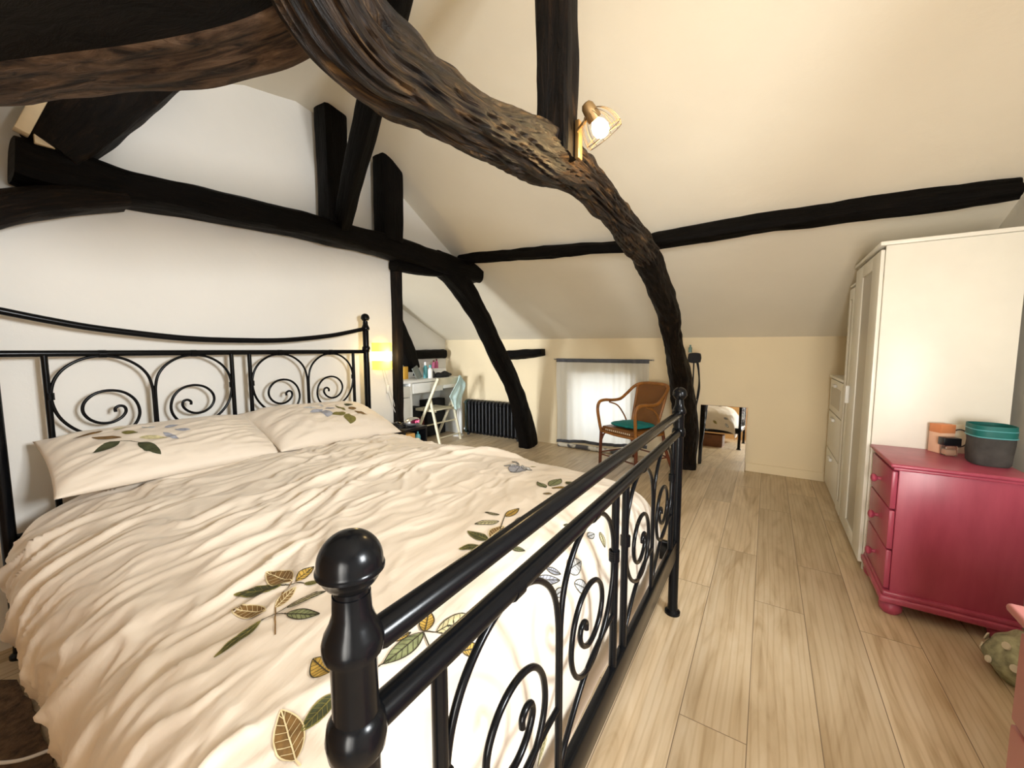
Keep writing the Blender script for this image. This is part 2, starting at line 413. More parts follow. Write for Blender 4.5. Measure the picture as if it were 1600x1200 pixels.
for i, j in cells:
    for k in (0, 1): bm.faces.new([g[i, j, k], g[i+1, j, k], g[i+1, j+1, k], g[i, j+1, k]])
    for (di, dj, e) in ((-1, 0, ((i, j), (i, j+1))), (1, 0, ((i+1, j), (i+1, j+1))), (0, -1, ((i, j), (i+1, j))), (0, 1, ((i, j+1), (i+1, j+1)))):
        if (i+di, j+dj) not in cells:
            (a, b), (c, d) = e
            bm.faces.new([g[a, b, 0], g[c, d, 0], g[c, d, 1], g[a, b, 1]])
o = struct('ceiling', bm, M['ceil'], smooth=True)
def wall_with_hole(axis, w0, w1, u0, u1, top, hu0, hu1, hv0, hv1):
    """wall slab with a rectangular opening; axis = normal"""
    bm = B()
    def bb(ua, ub, va, vb):
        if axis == 'Y': box(bm, (ua, w0, va), (ub, w1, vb))
        else: box(bm, (w0, ua, va), (w1, ub, vb))
    bb(u0, hu0, 0, top); bb(hu1, u1, 0, top); bb(hu0, hu1, 0, hv0); bb(hu0, hu1, hv1, top)
    return bm
struct('wall_far', wall_with_hole('Y', YF, YF+0.25, XG-0.1, XR+0.1, 1.40, -2.05, -1.30, 0.07, 0.92), M['cream'])
def gable(y0, y1, x0, x1, base=0.0):
    pts = [(y0, base)] + [(y1, base)]
    pts += [(y, roof_z(y)+0.05) for y in sorted([p[0] for p in PROF if y0 < p[0] < y1] + [y0, y1], reverse=True)]
    bm = B(); prism(bm, pts, 'X', x0, x1); return bm
struct('wall_alcove', gable(YN, YF, XG-0.1, XG), M['wall'])
bm = B()
pts = [(YN, 0), (2.22, 0), (2.22, 1.98), (3.22, 1.98), (3.22, roof_z(3.22)+0.05)] + [(y, z+0.05) for y, z in reversed(PROF) if YN < y < 3.2] + [(YN, roof_z(YN)+0.05)]
prism(bm, pts, 'X', XL-0.10, XL); struct('wall_left', bm, M['wall'])
# right wall with a deep window above the near chest of drawers
bm = B()
def side_wall():
    hy0, hy1, hz0, hz1 = 0.0, 1.1, 1.15, 2.15
    def strip(ya, yb, z0, zf):
        pts = [(ya, z0), (yb, z0)] + [(y, zf(y)) for y in sorted([p[0] for p in PROF if ya < p[0] < yb] + [ya, yb], reverse=True)]
        prism(bm, pts, 'X', XR, XR+0.28)
    rz = lambda y: roof_z(y)+0.05
    strip(YN, hy0, 0, rz); strip(hy1, YF, 0, rz)
    strip(hy0, hy1, 0, lambda y: hz0); strip(hy0, hy1, hz1, rz)
side_wall(); struct('wall_right', bm, M['wall'])
def window_frame(name, axis, w, u0, u1, v0, v1, t=0.05, d=0.05):
    bm = B()
    def bb(ua, ub, va, vb):
        if axis == 'X': box(bm, (w, ua, va), (w+d, ub, vb), 0.006)
        else: box(bm, (ua, w, va), (ub, w+d, vb), 0.006)
    bb(u0, u0+t, v0, v1); bb(u1-t, u1, v0, v1); bb(u0+t, u1-t, v0, v0+t); bb(u0+t, u1-t, v1-t, v1); bb((u0+u1)/2-t/2, (u0+u1)/2+t/2, v0+t, v1-t)
    wn = struct(name, bm, M['whitepaint'])
    bm = B()
    if axis == 'X': box(bm, (w+0.02, u0+t, v0+t), (w+0.024, u1-t, v1-t))
    else: box(bm, (u0+t, w+0.02, v0+t), (u1-t, w+0.024, v1-t))
    build('window_pane', bm, M['pane'], wn, smooth=False)
window_frame('window_2', 'X', XR+0.2, 0.0, 1.1, 1.15, 2.15)
window_frame('window_1', 'Y', YF+0.16, -2.05, -1.30, 0.07, 0.92)
bm = B()
for (a, b, z0, z1) in ((XG-0.1, -3.8, 0, 1.62), (-2.8, 0.06, 0, 1.62), (0.96, XR+0.1, 0, 1.62), (-3.8, -2.8, 0, 0.55), (-3.8, -2.8, 1.4, 1.62), (0.06, 0.96, 1.56, 1.62)):
    box(bm, (a, YN-0.1, z0), (b, YN, z1))
struct('wall_near', bm, M['amber_bounce'])  # unseen wall, coloured ochre for its warm bounce
window_frame('unseen_window', 'Y', YN-0.08, -3.8, -2.8, 0.55, 1.4)  # unseen window, added so daylight reaches the alcove desk
window_frame('unseen_door', 'Y', YN-0.08, 0.06, 0.96, 0.0, 1.56)  # unseen glazed door, added as opening for the far-wall light
bm = B(); box(bm, (-0.14, YF-0.014, 0), (XR, YF, 0.085), 0.004); struct('baseboard_far', bm, M['cream'])

# ------------------------------------------------------------------ timbers
SX = (1, 0, 0)
FX = -0.66
fr = [(0.33, 2.14, 0.075), (0.365, 1.99, 0.076), (0.41, 1.88, 0.074), (0.463, 1.812, 0.070), (0.525, 1.785, 0.066), (0.596, 1.789, 0.065), (0.687, 1.792, 0.062), (0.822, 1.803, 0.063), (1.012, 1.833, 0.067), (1.205, 1.868, 0.074), (1.431, 1.912, 0.068), (1.658, 1.915, 0.061), (1.978, 1.885, 0.062), (2.25, 1.855, 0.066), (2.56, 1.80, 0.07)]
timber('curved_beam', [((FX, y, z), r*1.05, r*1.05) for y, z, r in fr], SX, M['oldwood'], 'long curved weathered brown beam arching over the bed in the foreground', seed=1, amp=0.016, sq=2.8, n=30, seg=96, crack=0.012)
lg = [(2.42, 1.85, 0.06), (2.60, 1.79, 0.074), (2.886, 1.673, 0.075), (3.257, 1.504, 0.08), (3.476, 1.299, 0.072), (3.78, 1.063, 0.092), (4.05, 0.779, 0.103), (4.27, 0.465, 0.108), (4.37, 0.15, 0.098), (4.40, 0.0, 0.095)]
timber('curved_post', [((FX, y, z), r, r*1.05) for y, z, r in lg], SX, M['brownwood'], 'black curved post running from the foreground beam down to the floor beside the mirror', 'post', seed=2, amp=0.014, sq=2.8, n=16, seg=48, crack=0.008)
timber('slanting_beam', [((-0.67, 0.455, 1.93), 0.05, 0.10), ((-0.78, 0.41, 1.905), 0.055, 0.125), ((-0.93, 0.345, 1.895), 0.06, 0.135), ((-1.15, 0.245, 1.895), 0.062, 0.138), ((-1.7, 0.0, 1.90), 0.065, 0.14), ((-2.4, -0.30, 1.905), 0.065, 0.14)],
       (0.397, -0.918, 0), M['blackwood'], 'massive dark beam with bounced light coloured brown on its underside at the upper left, joining the curved foreground beam', seed=3, amp=0.008, sq=12, n=14, seg=56, under=M['bouncelit_wood'])  # downward faces coloured as if bounce-lit, sides black as if shaded
timber('king_post', [((-0.625, 1.245, 1.86), 0.06, 0.045), ((-0.625, 1.245, 2.2), 0.06, 0.045), ((-0.625, 1.245, 2.5), 0.06, 0.046), ((-0.625, 1.245, 2.80), 0.062, 0.046)], SX, M['brownwood'], 'upright dark timber post above the curved beam, carrying the caged lamp', 'post', seed=4, sq=6, amp=0.008)
timber('purlin', [((-2.52, 3.0, 2.095), 0.05, 0.036), ((-1.7, 3.0, 2.045), 0.05, 0.034), ((-0.91, 3.0, 1.995), 0.05, 0.032), ((-0.6, 3.0, 2.005), 0.055, 0.048), ((0.27, 3.0, 2.01), 0.055, 0.05), ((0.985, 3.0, 2.0), 0.055, 0.038)],
       (0, -0.5, -0.85), M['blackwood'], 'long thin black beam running along the slope of the ceiling to the wardrobe', seed=5, sq=4, amp=0.012)
RX = -2.50
tie = [(0.30, 1.957, 0.082), (0.365, 1.952, 0.089), (0.46, 1.955, 0.087), (0.616, 1.957, 0.075), (0.863, 1.971, 0.070), (1.159, 1.983, 0.070), (1.54, 2.005, 0.075), (2.046, 2.009, 0.079), (2.70, 1.985, 0.09), (3.20, 1.978, 0.088)]
timber('tie_beam', [((RX-0.005, y*1.012, 1.23+(z-1.23)*1.012), 0.09, r) for y, z, r in tie], SX, M['blackwood'], 'long dark crossbeam on the wall above the headboard', seed=6, sq=4.5, amp=0.012, n=12)
rl = [(2.62, 2.02, 0.09), (2.80, 1.965, 0.12), (2.905, 1.891, 0.105), (3.036, 1.793, 0.10), (3.289, 1.54, 0.083), (3.544, 1.217, 0.083), (3.812, 0.899, 0.088), (4.016, 0.579, 0.103), (4.145, 0.299, 0.125), (4.22, 0.10, 0.14), (4.25, 0.0, 0.145)]
timber('cruck_leg', [((RX-0.02, y*1.015, z), 0.085, r) for y, z, r in rl], SX, M['blackwood'], 'black curved leg from the crossbeam down to the floor in front of the radiator', 'post', seed=7, sq=4.5, amp=0.012)
lo = [(-0.55, 1.05, 0.1), (-0.25, 1.38, 0.095), (0.0, 1.60, 0.088), (0.256, 1.762, 0.06), (0.42, 1.84, 0.056), (0.62, 1.90, 0.03)]
timber('cruck_leg', [((RX+0.02, y, z), 0.08, r) for y, z, r in lo], SX, M['brownwood'], 'short dark curved timber under the left end of the crossbeam at the left edge', 'post', seed=8, sq=3.5, amp=0.012)
timber('rafter', [((RX+0.03, 0.40, 2.03), 0.08, 0.085), ((RX+0.03, 0.47, 2.14), 0.085, 0.115), ((RX+0.03, 0.58, 2.33), 0.085, 0.135), ((RX+0.03, 0.80, 2.66), 0.08, 0.14)], SX, M['brownwood'], 'broad rough brown rafter standing on the left end of the crossbeam', seed=9, sq=3.5, amp=0.016)
timber('roof_post', [((RX+0.02, 1.66, 2.06), 0.075, 0.074), ((RX+0.02, 1.663, 2.4), 0.075, 0.076), ((RX+0.02, 1.667, 2.87), 0.075, 0.083)], SX, M['blackwood'], 'black upright post on the crossbeam, left of the leaning brace', 'post', seed=10, sq=7, amp=0.004)
timber('leaning_brace', [((-2.46, 1.70, 2.05), 0.05, 0.042), ((-2.1, 1.556, 2.293), 0.055, 0.05), ((-1.8, 1.438, 2.487), 0.055, 0.055), ((-1.35, 1.26, 2.78), 0.055, 0.055)], SX, M['blackwood'], 'black brace leaning out from the crossbeam between the two roof posts', seed=11, sq=5, amp=0.006)
timber('short_lintel', [((-2.52, 2.19, 1.90), 0.05, 0.042), ((-2.52, 2.45, 1.90), 0.05, 0.036), ((-2.52, 2.75, 1.93), 0.05, 0.04)], SX, M['blackwood'], 'short black lintel under the right half of the crossbeam at the wall end', seed=17, sq=5, amp=0.006)
timber('roof_post', [((RX+0.02, 2.118, 2.05), 0.075, 0.09), ((RX+0.02, 2.125, 2.3), 0.075, 0.094), ((RX+0.02, 2.13, 2.72), 0.075, 0.098)], SX, M['blackwood'], 'short black upright post on the crossbeam, right of the leaning brace', 'post', seed=12, sq=7, amp=0.004)
timber('wall_end_post', [((-2.585, 2.235, 0.0), 0.06, 0.034), ((-2.585, 2.245, 1.0), 0.06, 0.033), ((-2.585, 2.255, 1.95), 0.06, 0.036)], SX, M['brownwood'], 'thin dark upright post at the end of the headboard wall beside the wall lamp', 'post', seed=13, sq=6, amp=0.006)
timber('beam_end', [((-3.05, 4.56, 1.145), 0.075, 0.06), ((-2.75, 4.56, 1.17), 0.075, 0.06), ((-2.44, 4.56, 1.195), 0.075, 0.042)], (0, 1, 0), M['blackwood'], 'short black beam end on the low wall to the left of the curtain', seed=14, sq=4, amp=0.012)
timber('alcove_beam', [((-4.12, 3.75, 1.165), 0.07, 0.06), ((-4.12, 4.15, 1.165), 0.07, 0.06), ((-4.12, 4.5, 1.165), 0.07, 0.066)], SX, M['blackwood'], 'black horizontal beam on the alcove wall above the desk', seed=15, sq=5, amp=0.008)
timber('alcove_strut', [((-4.09, 3.44, 1.75), 0.07, 0.12), ((-4.09, 3.68, 1.32), 0.07, 0.12), ((-4.09, 3.80, 1.09), 0.07, 0.11), ((-4.09, 3.86, 0.965), 0.07, 0.09)], SX, M['blackwood'], 'black slanting strut on the alcove wall behind the desk', seed=16, sq=4, amp=0.012)
bm = B(); box(bm, (-0.05, -0.02, 0), (0.0, 0.02, 0.24), 0.004)
o = build('pale_batten', bm, M['lightwood'], loc=(-2.40, 0.325, 2.055)); o.rotation_euler = (-0.36, 0, 0)
tag(o, 'pale wooden batten standing against the left side of the broad rafter', 'batten')
bm = B(); box(bm, (-2.425, 0.355, 2.025), (-2.405, 0.475, 2.062), 0.003)
tag(build('pale_batten', bm, M['lightwood']), 'small pale strip fixed flat along the left end of the crossbeam', 'batten')

# ------------------------------------------------------------------ bed frame
FXB, HXB = -0.321, -2.486
bed = thing('bed_frame', 'black metal double bed frame with scrolled headboard and footboard', 'bed', (-1.4, 1.05, 0))
BM = M['blackmetal']; BO = Vector((-1.4, 1.05, 0))
def bb(name, bm, mat=BM, par=bed):
    bmesh.ops.translate(bm, verts=bm.verts, vec=-BO)
    return build(name, bm, mat, par)
Y0, Y1 = 0.218, 1.885
def post(x, y, ht, rcol, name):
    """turned post of height ht (to the top of the ball)"""
    r = 0.0215; bm = B()
    lathe(bm, [(0.034, 0), (0.034, 0.012), (r+0.002, 0.022), (r, 0.05), (r, rcol-0.022), (r+0.002, rcol-0.020), (0.0270, rcol-0.014), (0.0290, rcol), (0.0270, rcol+0.014), (r+0.002, rcol+0.020), (r, rcol+0.022), (r, ht-0.125),
               (0.0225, ht-0.121), (0.0272, ht-0.118), (0.0284, ht-0.113), (0.0284, ht-0.106), (0.0262, ht-0.098), (0.0215, ht-0.089), (0.0182, ht-0.079), (0.0175, ht-0.060)], (x, y, 0), 32)
    p = bb(name, bm)
    bm = B()
    R_ = 0.0298; zc = ht-R_
    prof = [(R_*math.cos(a), zc+R_*math.sin(a)) for a in [-1.0+(1.0+PI/2)*k/16 for k in range(17)]]
    prof = [(0.0165, zc-0.034), (0.0165, zc-0.0252)] + [p for p in prof if p[1] < zc-0.0095] + [(0.0300, zc-0.0085), (0.0312, zc-0.0070), (0.0312, zc-0.0045), (0.0300, zc-0.0030)] + [p for p in prof if p[1] > zc-0.002]
    lathe(bm, prof, (x, y, 0), 40)
    f = build('ball_finial', bm, BM); bmesh_shift(f); f.parent = p
    return p
def bmesh_shift(o):
    o.data.transform(Matrix.Translation(-BO))
def panel(x, zr, zb, foot):
    """scroll panel between the two posts: rail height zr, bottom rail zb"""
    R = 0.163
    halves = [(0.333, 0.6705, 1.008), (1.098, 1.4355, 1.773)]
    zc = zr - 0.012 - R
    pat = [(1.0, (zb-zc)/R), (1.0, -1.0), (1.0, -0.25), (0.985, 0.10), (0.90, 0.44), (0.70, 0.72), (0.38, 0.93), (0, 1.0), (-0.38, 0.93), (-0.70, 0.72), (-0.90, 0.44), (-0.99, 0.10), (-0.98, -0.25), (-0.86, -0.62),
           (-0.60, -0.95), (-0.22, -1.17), (0.18, -1.20), (0.50, -1.02), (0.66, -0.68), (0.60, -0.30), (0.38, -0.04), (0.07, 0.05), (-0.22, -0.02), (-0.42, -0.22), (-0.47, -0.46), (-0.37, -0.68), (-0.17, -0.82), (0.06, -0.84), (0.26, -0.74), (0.37, -0.58), (0.35, -0.44), (0.25, -0.40), (0.16, -0.46), (0.16, -0.56)]
    for (ya, ym, yb) in halves:
        for y in (ya, yb):
            bm = B(); tube(bm, [(x, y, zb-0.01), (x, y, zr)], 0.0105, 12); bb('upright_bar', bm)
        for sgn, yc in ((1, ya+0.0075+R), (-1, yb-0.0075-R)):
            pts = catmull([(x, yc + sgn*u*R*(1.0), zc + v*R) for u, v in pat], 6)
            bm = B(); tube(bm, pts, 0.0062, 10); bb('scroll', bm)
            bm = B()
            for k in range(5): tube(bm, [(x, yc-0.010+0.005*k-0.0023, zr-0.003), (x, yc-0.010+0.005*k+0.0023, zr-0.003)], 0.0175, 16)
            bb('rail_collar', bm)
            bm = B()
            ycl = yc - sgn*R
            for k in range(5): tube(bm, [(x, ycl-sgn*0.003, zc-0.014+0.006*k-0.0026), (x, ycl-sgn*0.003, zc-0.014+0.006*k+0.0026)], 0.0145, 14)
            bb('bar_collar', bm)
        if foot:
            for (p, q, c) in ((ya, ym, 1), (ym, yb, 1)):
                pts = catmull([(x, p+0.008, zb), (x, p+0.03, zb+0.05), (x, p+(q-p)*0.4, zb+0.125), (x, p+(q-p)*0.75, zb+0.155), (x, q-0.006, zb+0.16)], 8)
                bm = B(); tube(bm, pts, 0.0062, 10); bb('arch_bar', bm)
# footboard
for y, nm in ((Y0, 'foot_post'), (Y1, 'foot_post')): post(FXB, y, 1.062, 0.858, nm)
bm = B(); tube(bm, [(FXB, Y0+0.018, 0.942), (FXB, Y0+0.03, 0.942), (FXB, Y1-0.03, 0.942), (FXB, Y1-0.018, 0.942)], [0.012, 0.0165, 0.0165, 0.012], 20); bb('foot_top_rail', bm)
bm = B(); tube(bm, [(FXB, Y0+0.02, 0.858), (FXB, Y1-0.02, 0.858)], 0.0165, 20); bb('foot_rail', bm)
bm = B(); box(bm, (FXB-0.012, Y0+0.015, 0.275), (FXB+0.014, Y1-0.015, 0.362), 0.006); bb('foot_bottom_rail', bm)
panel(FXB, 0.858, 0.355, True)
# headboard
YH = 0.194
for y, nm in ((YH, 'head_post'), (Y1, 'head_post')): post(HXB, y, 1.494, 1.235, nm)
bm = B(); tube(bm, [(HXB, YH, 1.217), (HXB, Y1, 1.217)], 0.0135, 16); bb('head_rail', bm)
pts = catmull([(HXB, YH, 1.392), (HXB, 0.36, 1.352), (HXB, 0.52, 1.322), (HXB, 0.80, 1.290), (HXB, 1.05, 1.284), (HXB, 1.30, 1.290), (HXB, 1.58, 1.322), (HXB, 1.74, 1.352), (HXB, Y1, 1.385)], 8)
bm = B(); tube(bm, pts, 0.0145, 16); bb('head_arch_rail', bm)
bm = B(); box(bm, (HXB-0.012, Y0+0.015, 0.28), (HXB+0.012, Y1-0.015, 0.36), 0.006); bb('head_bottom_rail', bm)
panel(HXB, 1.217, 0.50, False)
bm = B(); tube(bm, [(HXB, YH, 0.49), (HXB, Y1, 0.49)], 0.011, 12); bb('head_lower_bar', bm)
for y in (Y0, Y1):
    bm = B(); box(bm, (HXB, y-0.013, 0.25), (FXB, y+0.013, 0.34), 0.005); bb('side_rail', bm)
bm = B(); box(bm, (HXB+0.02, Y0+0.015, 0.24), (FXB-0.09, Y1-0.015, 0.27), 0.004); bb('slatted_base', bm, M['brownbox'])
bm = B(); box(bm, (HXB+0.03, 0.245, 0.272), (FXB-0.105, 1.84, 0.50), 0.04, 4); tag(build('mattress', bm, M['mattress']), 'white mattress under the duvet on the black bed frame', 'mattress')

# ------------------------------------------------------------------ duvet
def fbm(x, y, z=0.0, oct=3):
    return noise.fractal(Vector((x, y, z)), 0.9, 2.0, oct)
YP = [(0.19, 0.16), (0.165, 0.26), (0.15, 0.36), (0.165, 0.47), (0.23, 0.565), (0.36, 0.635), (0.58, 0.682), (0.95, 0.705), (1.30, 0.702), (1.58, 0.678), (1.76, 0.645), (1.87, 0.595), (1.935, 0.51), (1.955, 0.41), (1.95, 0.30)]
XP = [(-2.30, 0.0), (-2.0, 0.0), (-1.5, 0.0), (-1.0, -0.005), (-0.68, -0.015), (-0.53, -0.04), (-0.445, -0.09), (-0.405, -0.165), (-0.392, -0.25), (-0.385, -0.34), (-0.385, -0.43), (-0.388, -0.50)]
def resample(P, n):
    C = catmull([(a, b, 0) for a, b in P], 24); L = [0]
    for a, b in zip(C, C[1:]): L.append(L[-1] + (b-a).length)
    out = []; j = 0
    for i in range(n+1):
        t = L[-1]*i/n
        while j < len(L)-2 and L[j+1] < t: j += 1
        f = (t-L[j])/max(L[j+1]-L[j], 1e-9)
        q = C[j].lerp(C[j+1], f); out.append((q.x, q.y, t))
    return out
def make_duvet():
    nu, nv = 300, 260
    U = resample(XP, nu); V = resample(YP, nv)
    G = []
    for i, (x, dz, su) in enumerate(U):
        row = []
        for j, (y, z, sv) in enumerate(V):
            k = max(0.0, min(1.0, (z-0.12)/0.55))
            hang = max(0, 0.62-sv)        # how far down the near side
            hemf = 0.035*fbm(x*2.3, 4.4) if j < 30 or j > nv-30 else 0
            yy = y
            if sv < 0.45: yy = y - 0.035*max(0, (x+2.4)/2)*(1-sv/0.45) + 0.05*max(0, (-1.5-x))*(1-sv/0.45)
            zz = z + dz*k
            p = Vector((x, yy, zz))
            row.append(p)
        G.append(row)
    D = []
    for i, (x, dz, su) in enumerate(U):
        for j, (y, z, sv) in enumerate(V):
            a = G[max(i-1, 0)][j]; b = G[min(i+1, nu)][j]; c = G[i][max(j-1, 0)]; d = G[i][min(j+1, nv)]
            n = (b-a).cross(d-c).normalized()
            hang = max(0.0, 0.70-sv)
            wx = fbm(x*2.1, sv*1.9, 3.0); wy = fbm(x*2.1+9, sv*1.9+4, 6.0)
            q = x + 0.75*hang + 0.10*math.sin(sv*1.7+x*1.3) + 0.11*wx
            far = max(0.0, sv-1.75)
            q -= 0.5*far
            t_ = sv + 0.25*wy
            def ridge(a, b, c, k): return max(0, 1-abs(noise.noise(Vector((a, b, c))))*k)
            r1 = ridge(q*5.2, t_*1.3, 1.7, 2.6)**2
            r2 = ridge(q*10.5+3.1, t_*2.3, 5.2, 2.6)**2
            r4 = ridge(q*19+3.1, t_*3.6, 15.2, 2.4)**2
            d1 = (q*0.8+t_*0.6); d2 = (-q*0.6+t_*0.8)
            r5 = ridge(d1*9.0, d2*3.2, 21.0, 2.8)**2
            r3 = noise.noise(Vector((q*34, t_*9, 9.0)))
            big = fbm(x*1.9, sv*1.6, 7.0)
            xmask = 0.3 + 0.7*max(0, min(1, (-0.72-x)/0.5))
            if hang > 0.2: xmask = max(xmask, 0.8)
            patch = max(0.15, min(1.2, 0.62+1.5*fbm(x*1.5+5, sv*1.3, 2.0)))
            patch2 = max(0.0, min(1.2, 0.5+1.8*fbm(x*1.8+15, sv*1.8, 12.0)))
            fd = max(0.0, su-1.93)
            h = (0.024*r1*patch + 0.016*r2*patch2 + 0.008*r4*(1.1-patch2*0.6) + 0.013*r5*(1.2-patch))*xmask + 0.003*r3*xmask + 0.014*big
            if fd > 0: h = h*0.5 + 0.010*math.sin(sv*9+1.3*math.sin(sv*3))*min(1, fd/0.3)
            D.append(G[i][j] + n*h)
    bm = B(); vs = [bm.verts.new(p) for p in D]; w = nv+1
    for i in range(nu):
        for j in range(nv):
            f = bm.faces.new((vs[i*w+j], vs[(i+1)*w+j], vs[(i+1)*w+j+1], vs[i*w+j+1])); f.smooth = True
    bmesh.ops.recalc_face_normals(bm, faces=bm.faces)
    if bm.faces[len(bm.faces)//2].normal.z < 0: bmesh.ops.reverse_faces(bm, faces=bm.faces)
    return bm
def add_leaves(bm, leaves, mats, lift=0.0018, cen=Vector((-1.4, 1.0, 0.2))):
    """appliqué leaves: (base, tip, width, colour[, style]) laid on the cloth surface"""
    tree = BVHTree.FromBMesh(bm)
    names = list(mats)
    def lay(p, l):
        co, no, idx, d = tree.find_nearest(p)
        if no.dot(co-cen) < 0: no = -no
        return co + no*l
    def patchq(rows, l, mi):
        R = [[bm.verts.new(lay(p, l)) for p in r] for r in rows]
        for a, b in zip(R, R[1:]):
            for k in range(len(a)-1):
                f = bm.faces.new((a[k], a[k+1], b[k+1], b[k])); f.material_index = mi; f.smooth = True
    for lf in leaves:
        p0, p1, w, c = lf[:4]; style = lf[4] if len(lf) > 4 else 'full'
        p0 = Vector(p0); p1 = Vector(p1)
        _, no, _, _ = tree.find_nearest((p0+p1)/2)
        if no.dot((p0+p1)/2-cen) < 0: no = -no
        d = p1-p0; s = no.cross(d).normalized(); L = d.length; w = w*L
        mi = names.index(c)
        st = names.index({'dark': 'olive', 'brown': 'stitch_light', 'olive': 'stitch_light'}.get(c, 'stitch_dark')) if style != 'soft' else mi
        prof = lambda t: (math.sin(PI*t**0.85))**0.85*w/2
        n = 22
        if style != 'stem':
            rows = [[p0+d*(i/n) + s*prof(i/n)*(k/3-1) for k in range(7)] for i in range(n+1)]
            patchq(rows, lift, mi)
            if style != 'soft':
                for sg in (-1, 1):      # stitched edge
                    rows = [[p0+d*(i/n) + s*sg*(prof(i/n)+q*0.0012) for q in (-1, 1)] for i in range(n+1)]
                    patchq(rows, lift+0.0012, st)
                for i in range(1, 7):   # side veins
                    t = i/7.5; t2 = min(0.97, t+0.13)
                    for sg in (-1, 1):
                        a = p0+d*t; b = p0+d*t2+s*sg*prof(t2)*0.9
                        e = (b-a).normalized().cross(no)*0.00045
                        patchq([[a.lerp(b, m/4)-e, a.lerp(b, m/4)+e] for m in range(5)], lift+0.001, st)
        rows = [[p0+d*(i/n)*0.98 + s*q*(0.0011 if style != 'stem' else 0.0014) for q in (-1, 1)] for i in range(n+1)]
        patchq(rows, lift+0.0014, st if style != 'stem' else mi)
LM = dict(base=M['duvet'], **LEAF, stitch_light=M['stitch_light'], stitch_dark=M['stitch_dark'])
FAR_LEAVES = [((-0.80, 1.96, 0.50), (-0.86, 1.96, 0.43), 0.5, 'brown'), ((-0.70, 1.96, 0.44), (-0.64, 1.96, 0.38), 0.45, 'olive'), ((-0.86, 1.96, 0.40), (-0.80, 1.96, 0.34), 0.45, 'dark'),
    ((-0.95, 1.95, 0.46), (-1.03, 1.96, 0.42), 0.4, 'dark'), ((-0.55, 1.95, 0.50), (-0.49, 1.93, 0.47), 0.5, 'blue'), ((-0.52, 1.95, 0.40), (-0.47, 1.94, 0.34), 0.45, 'ice')]
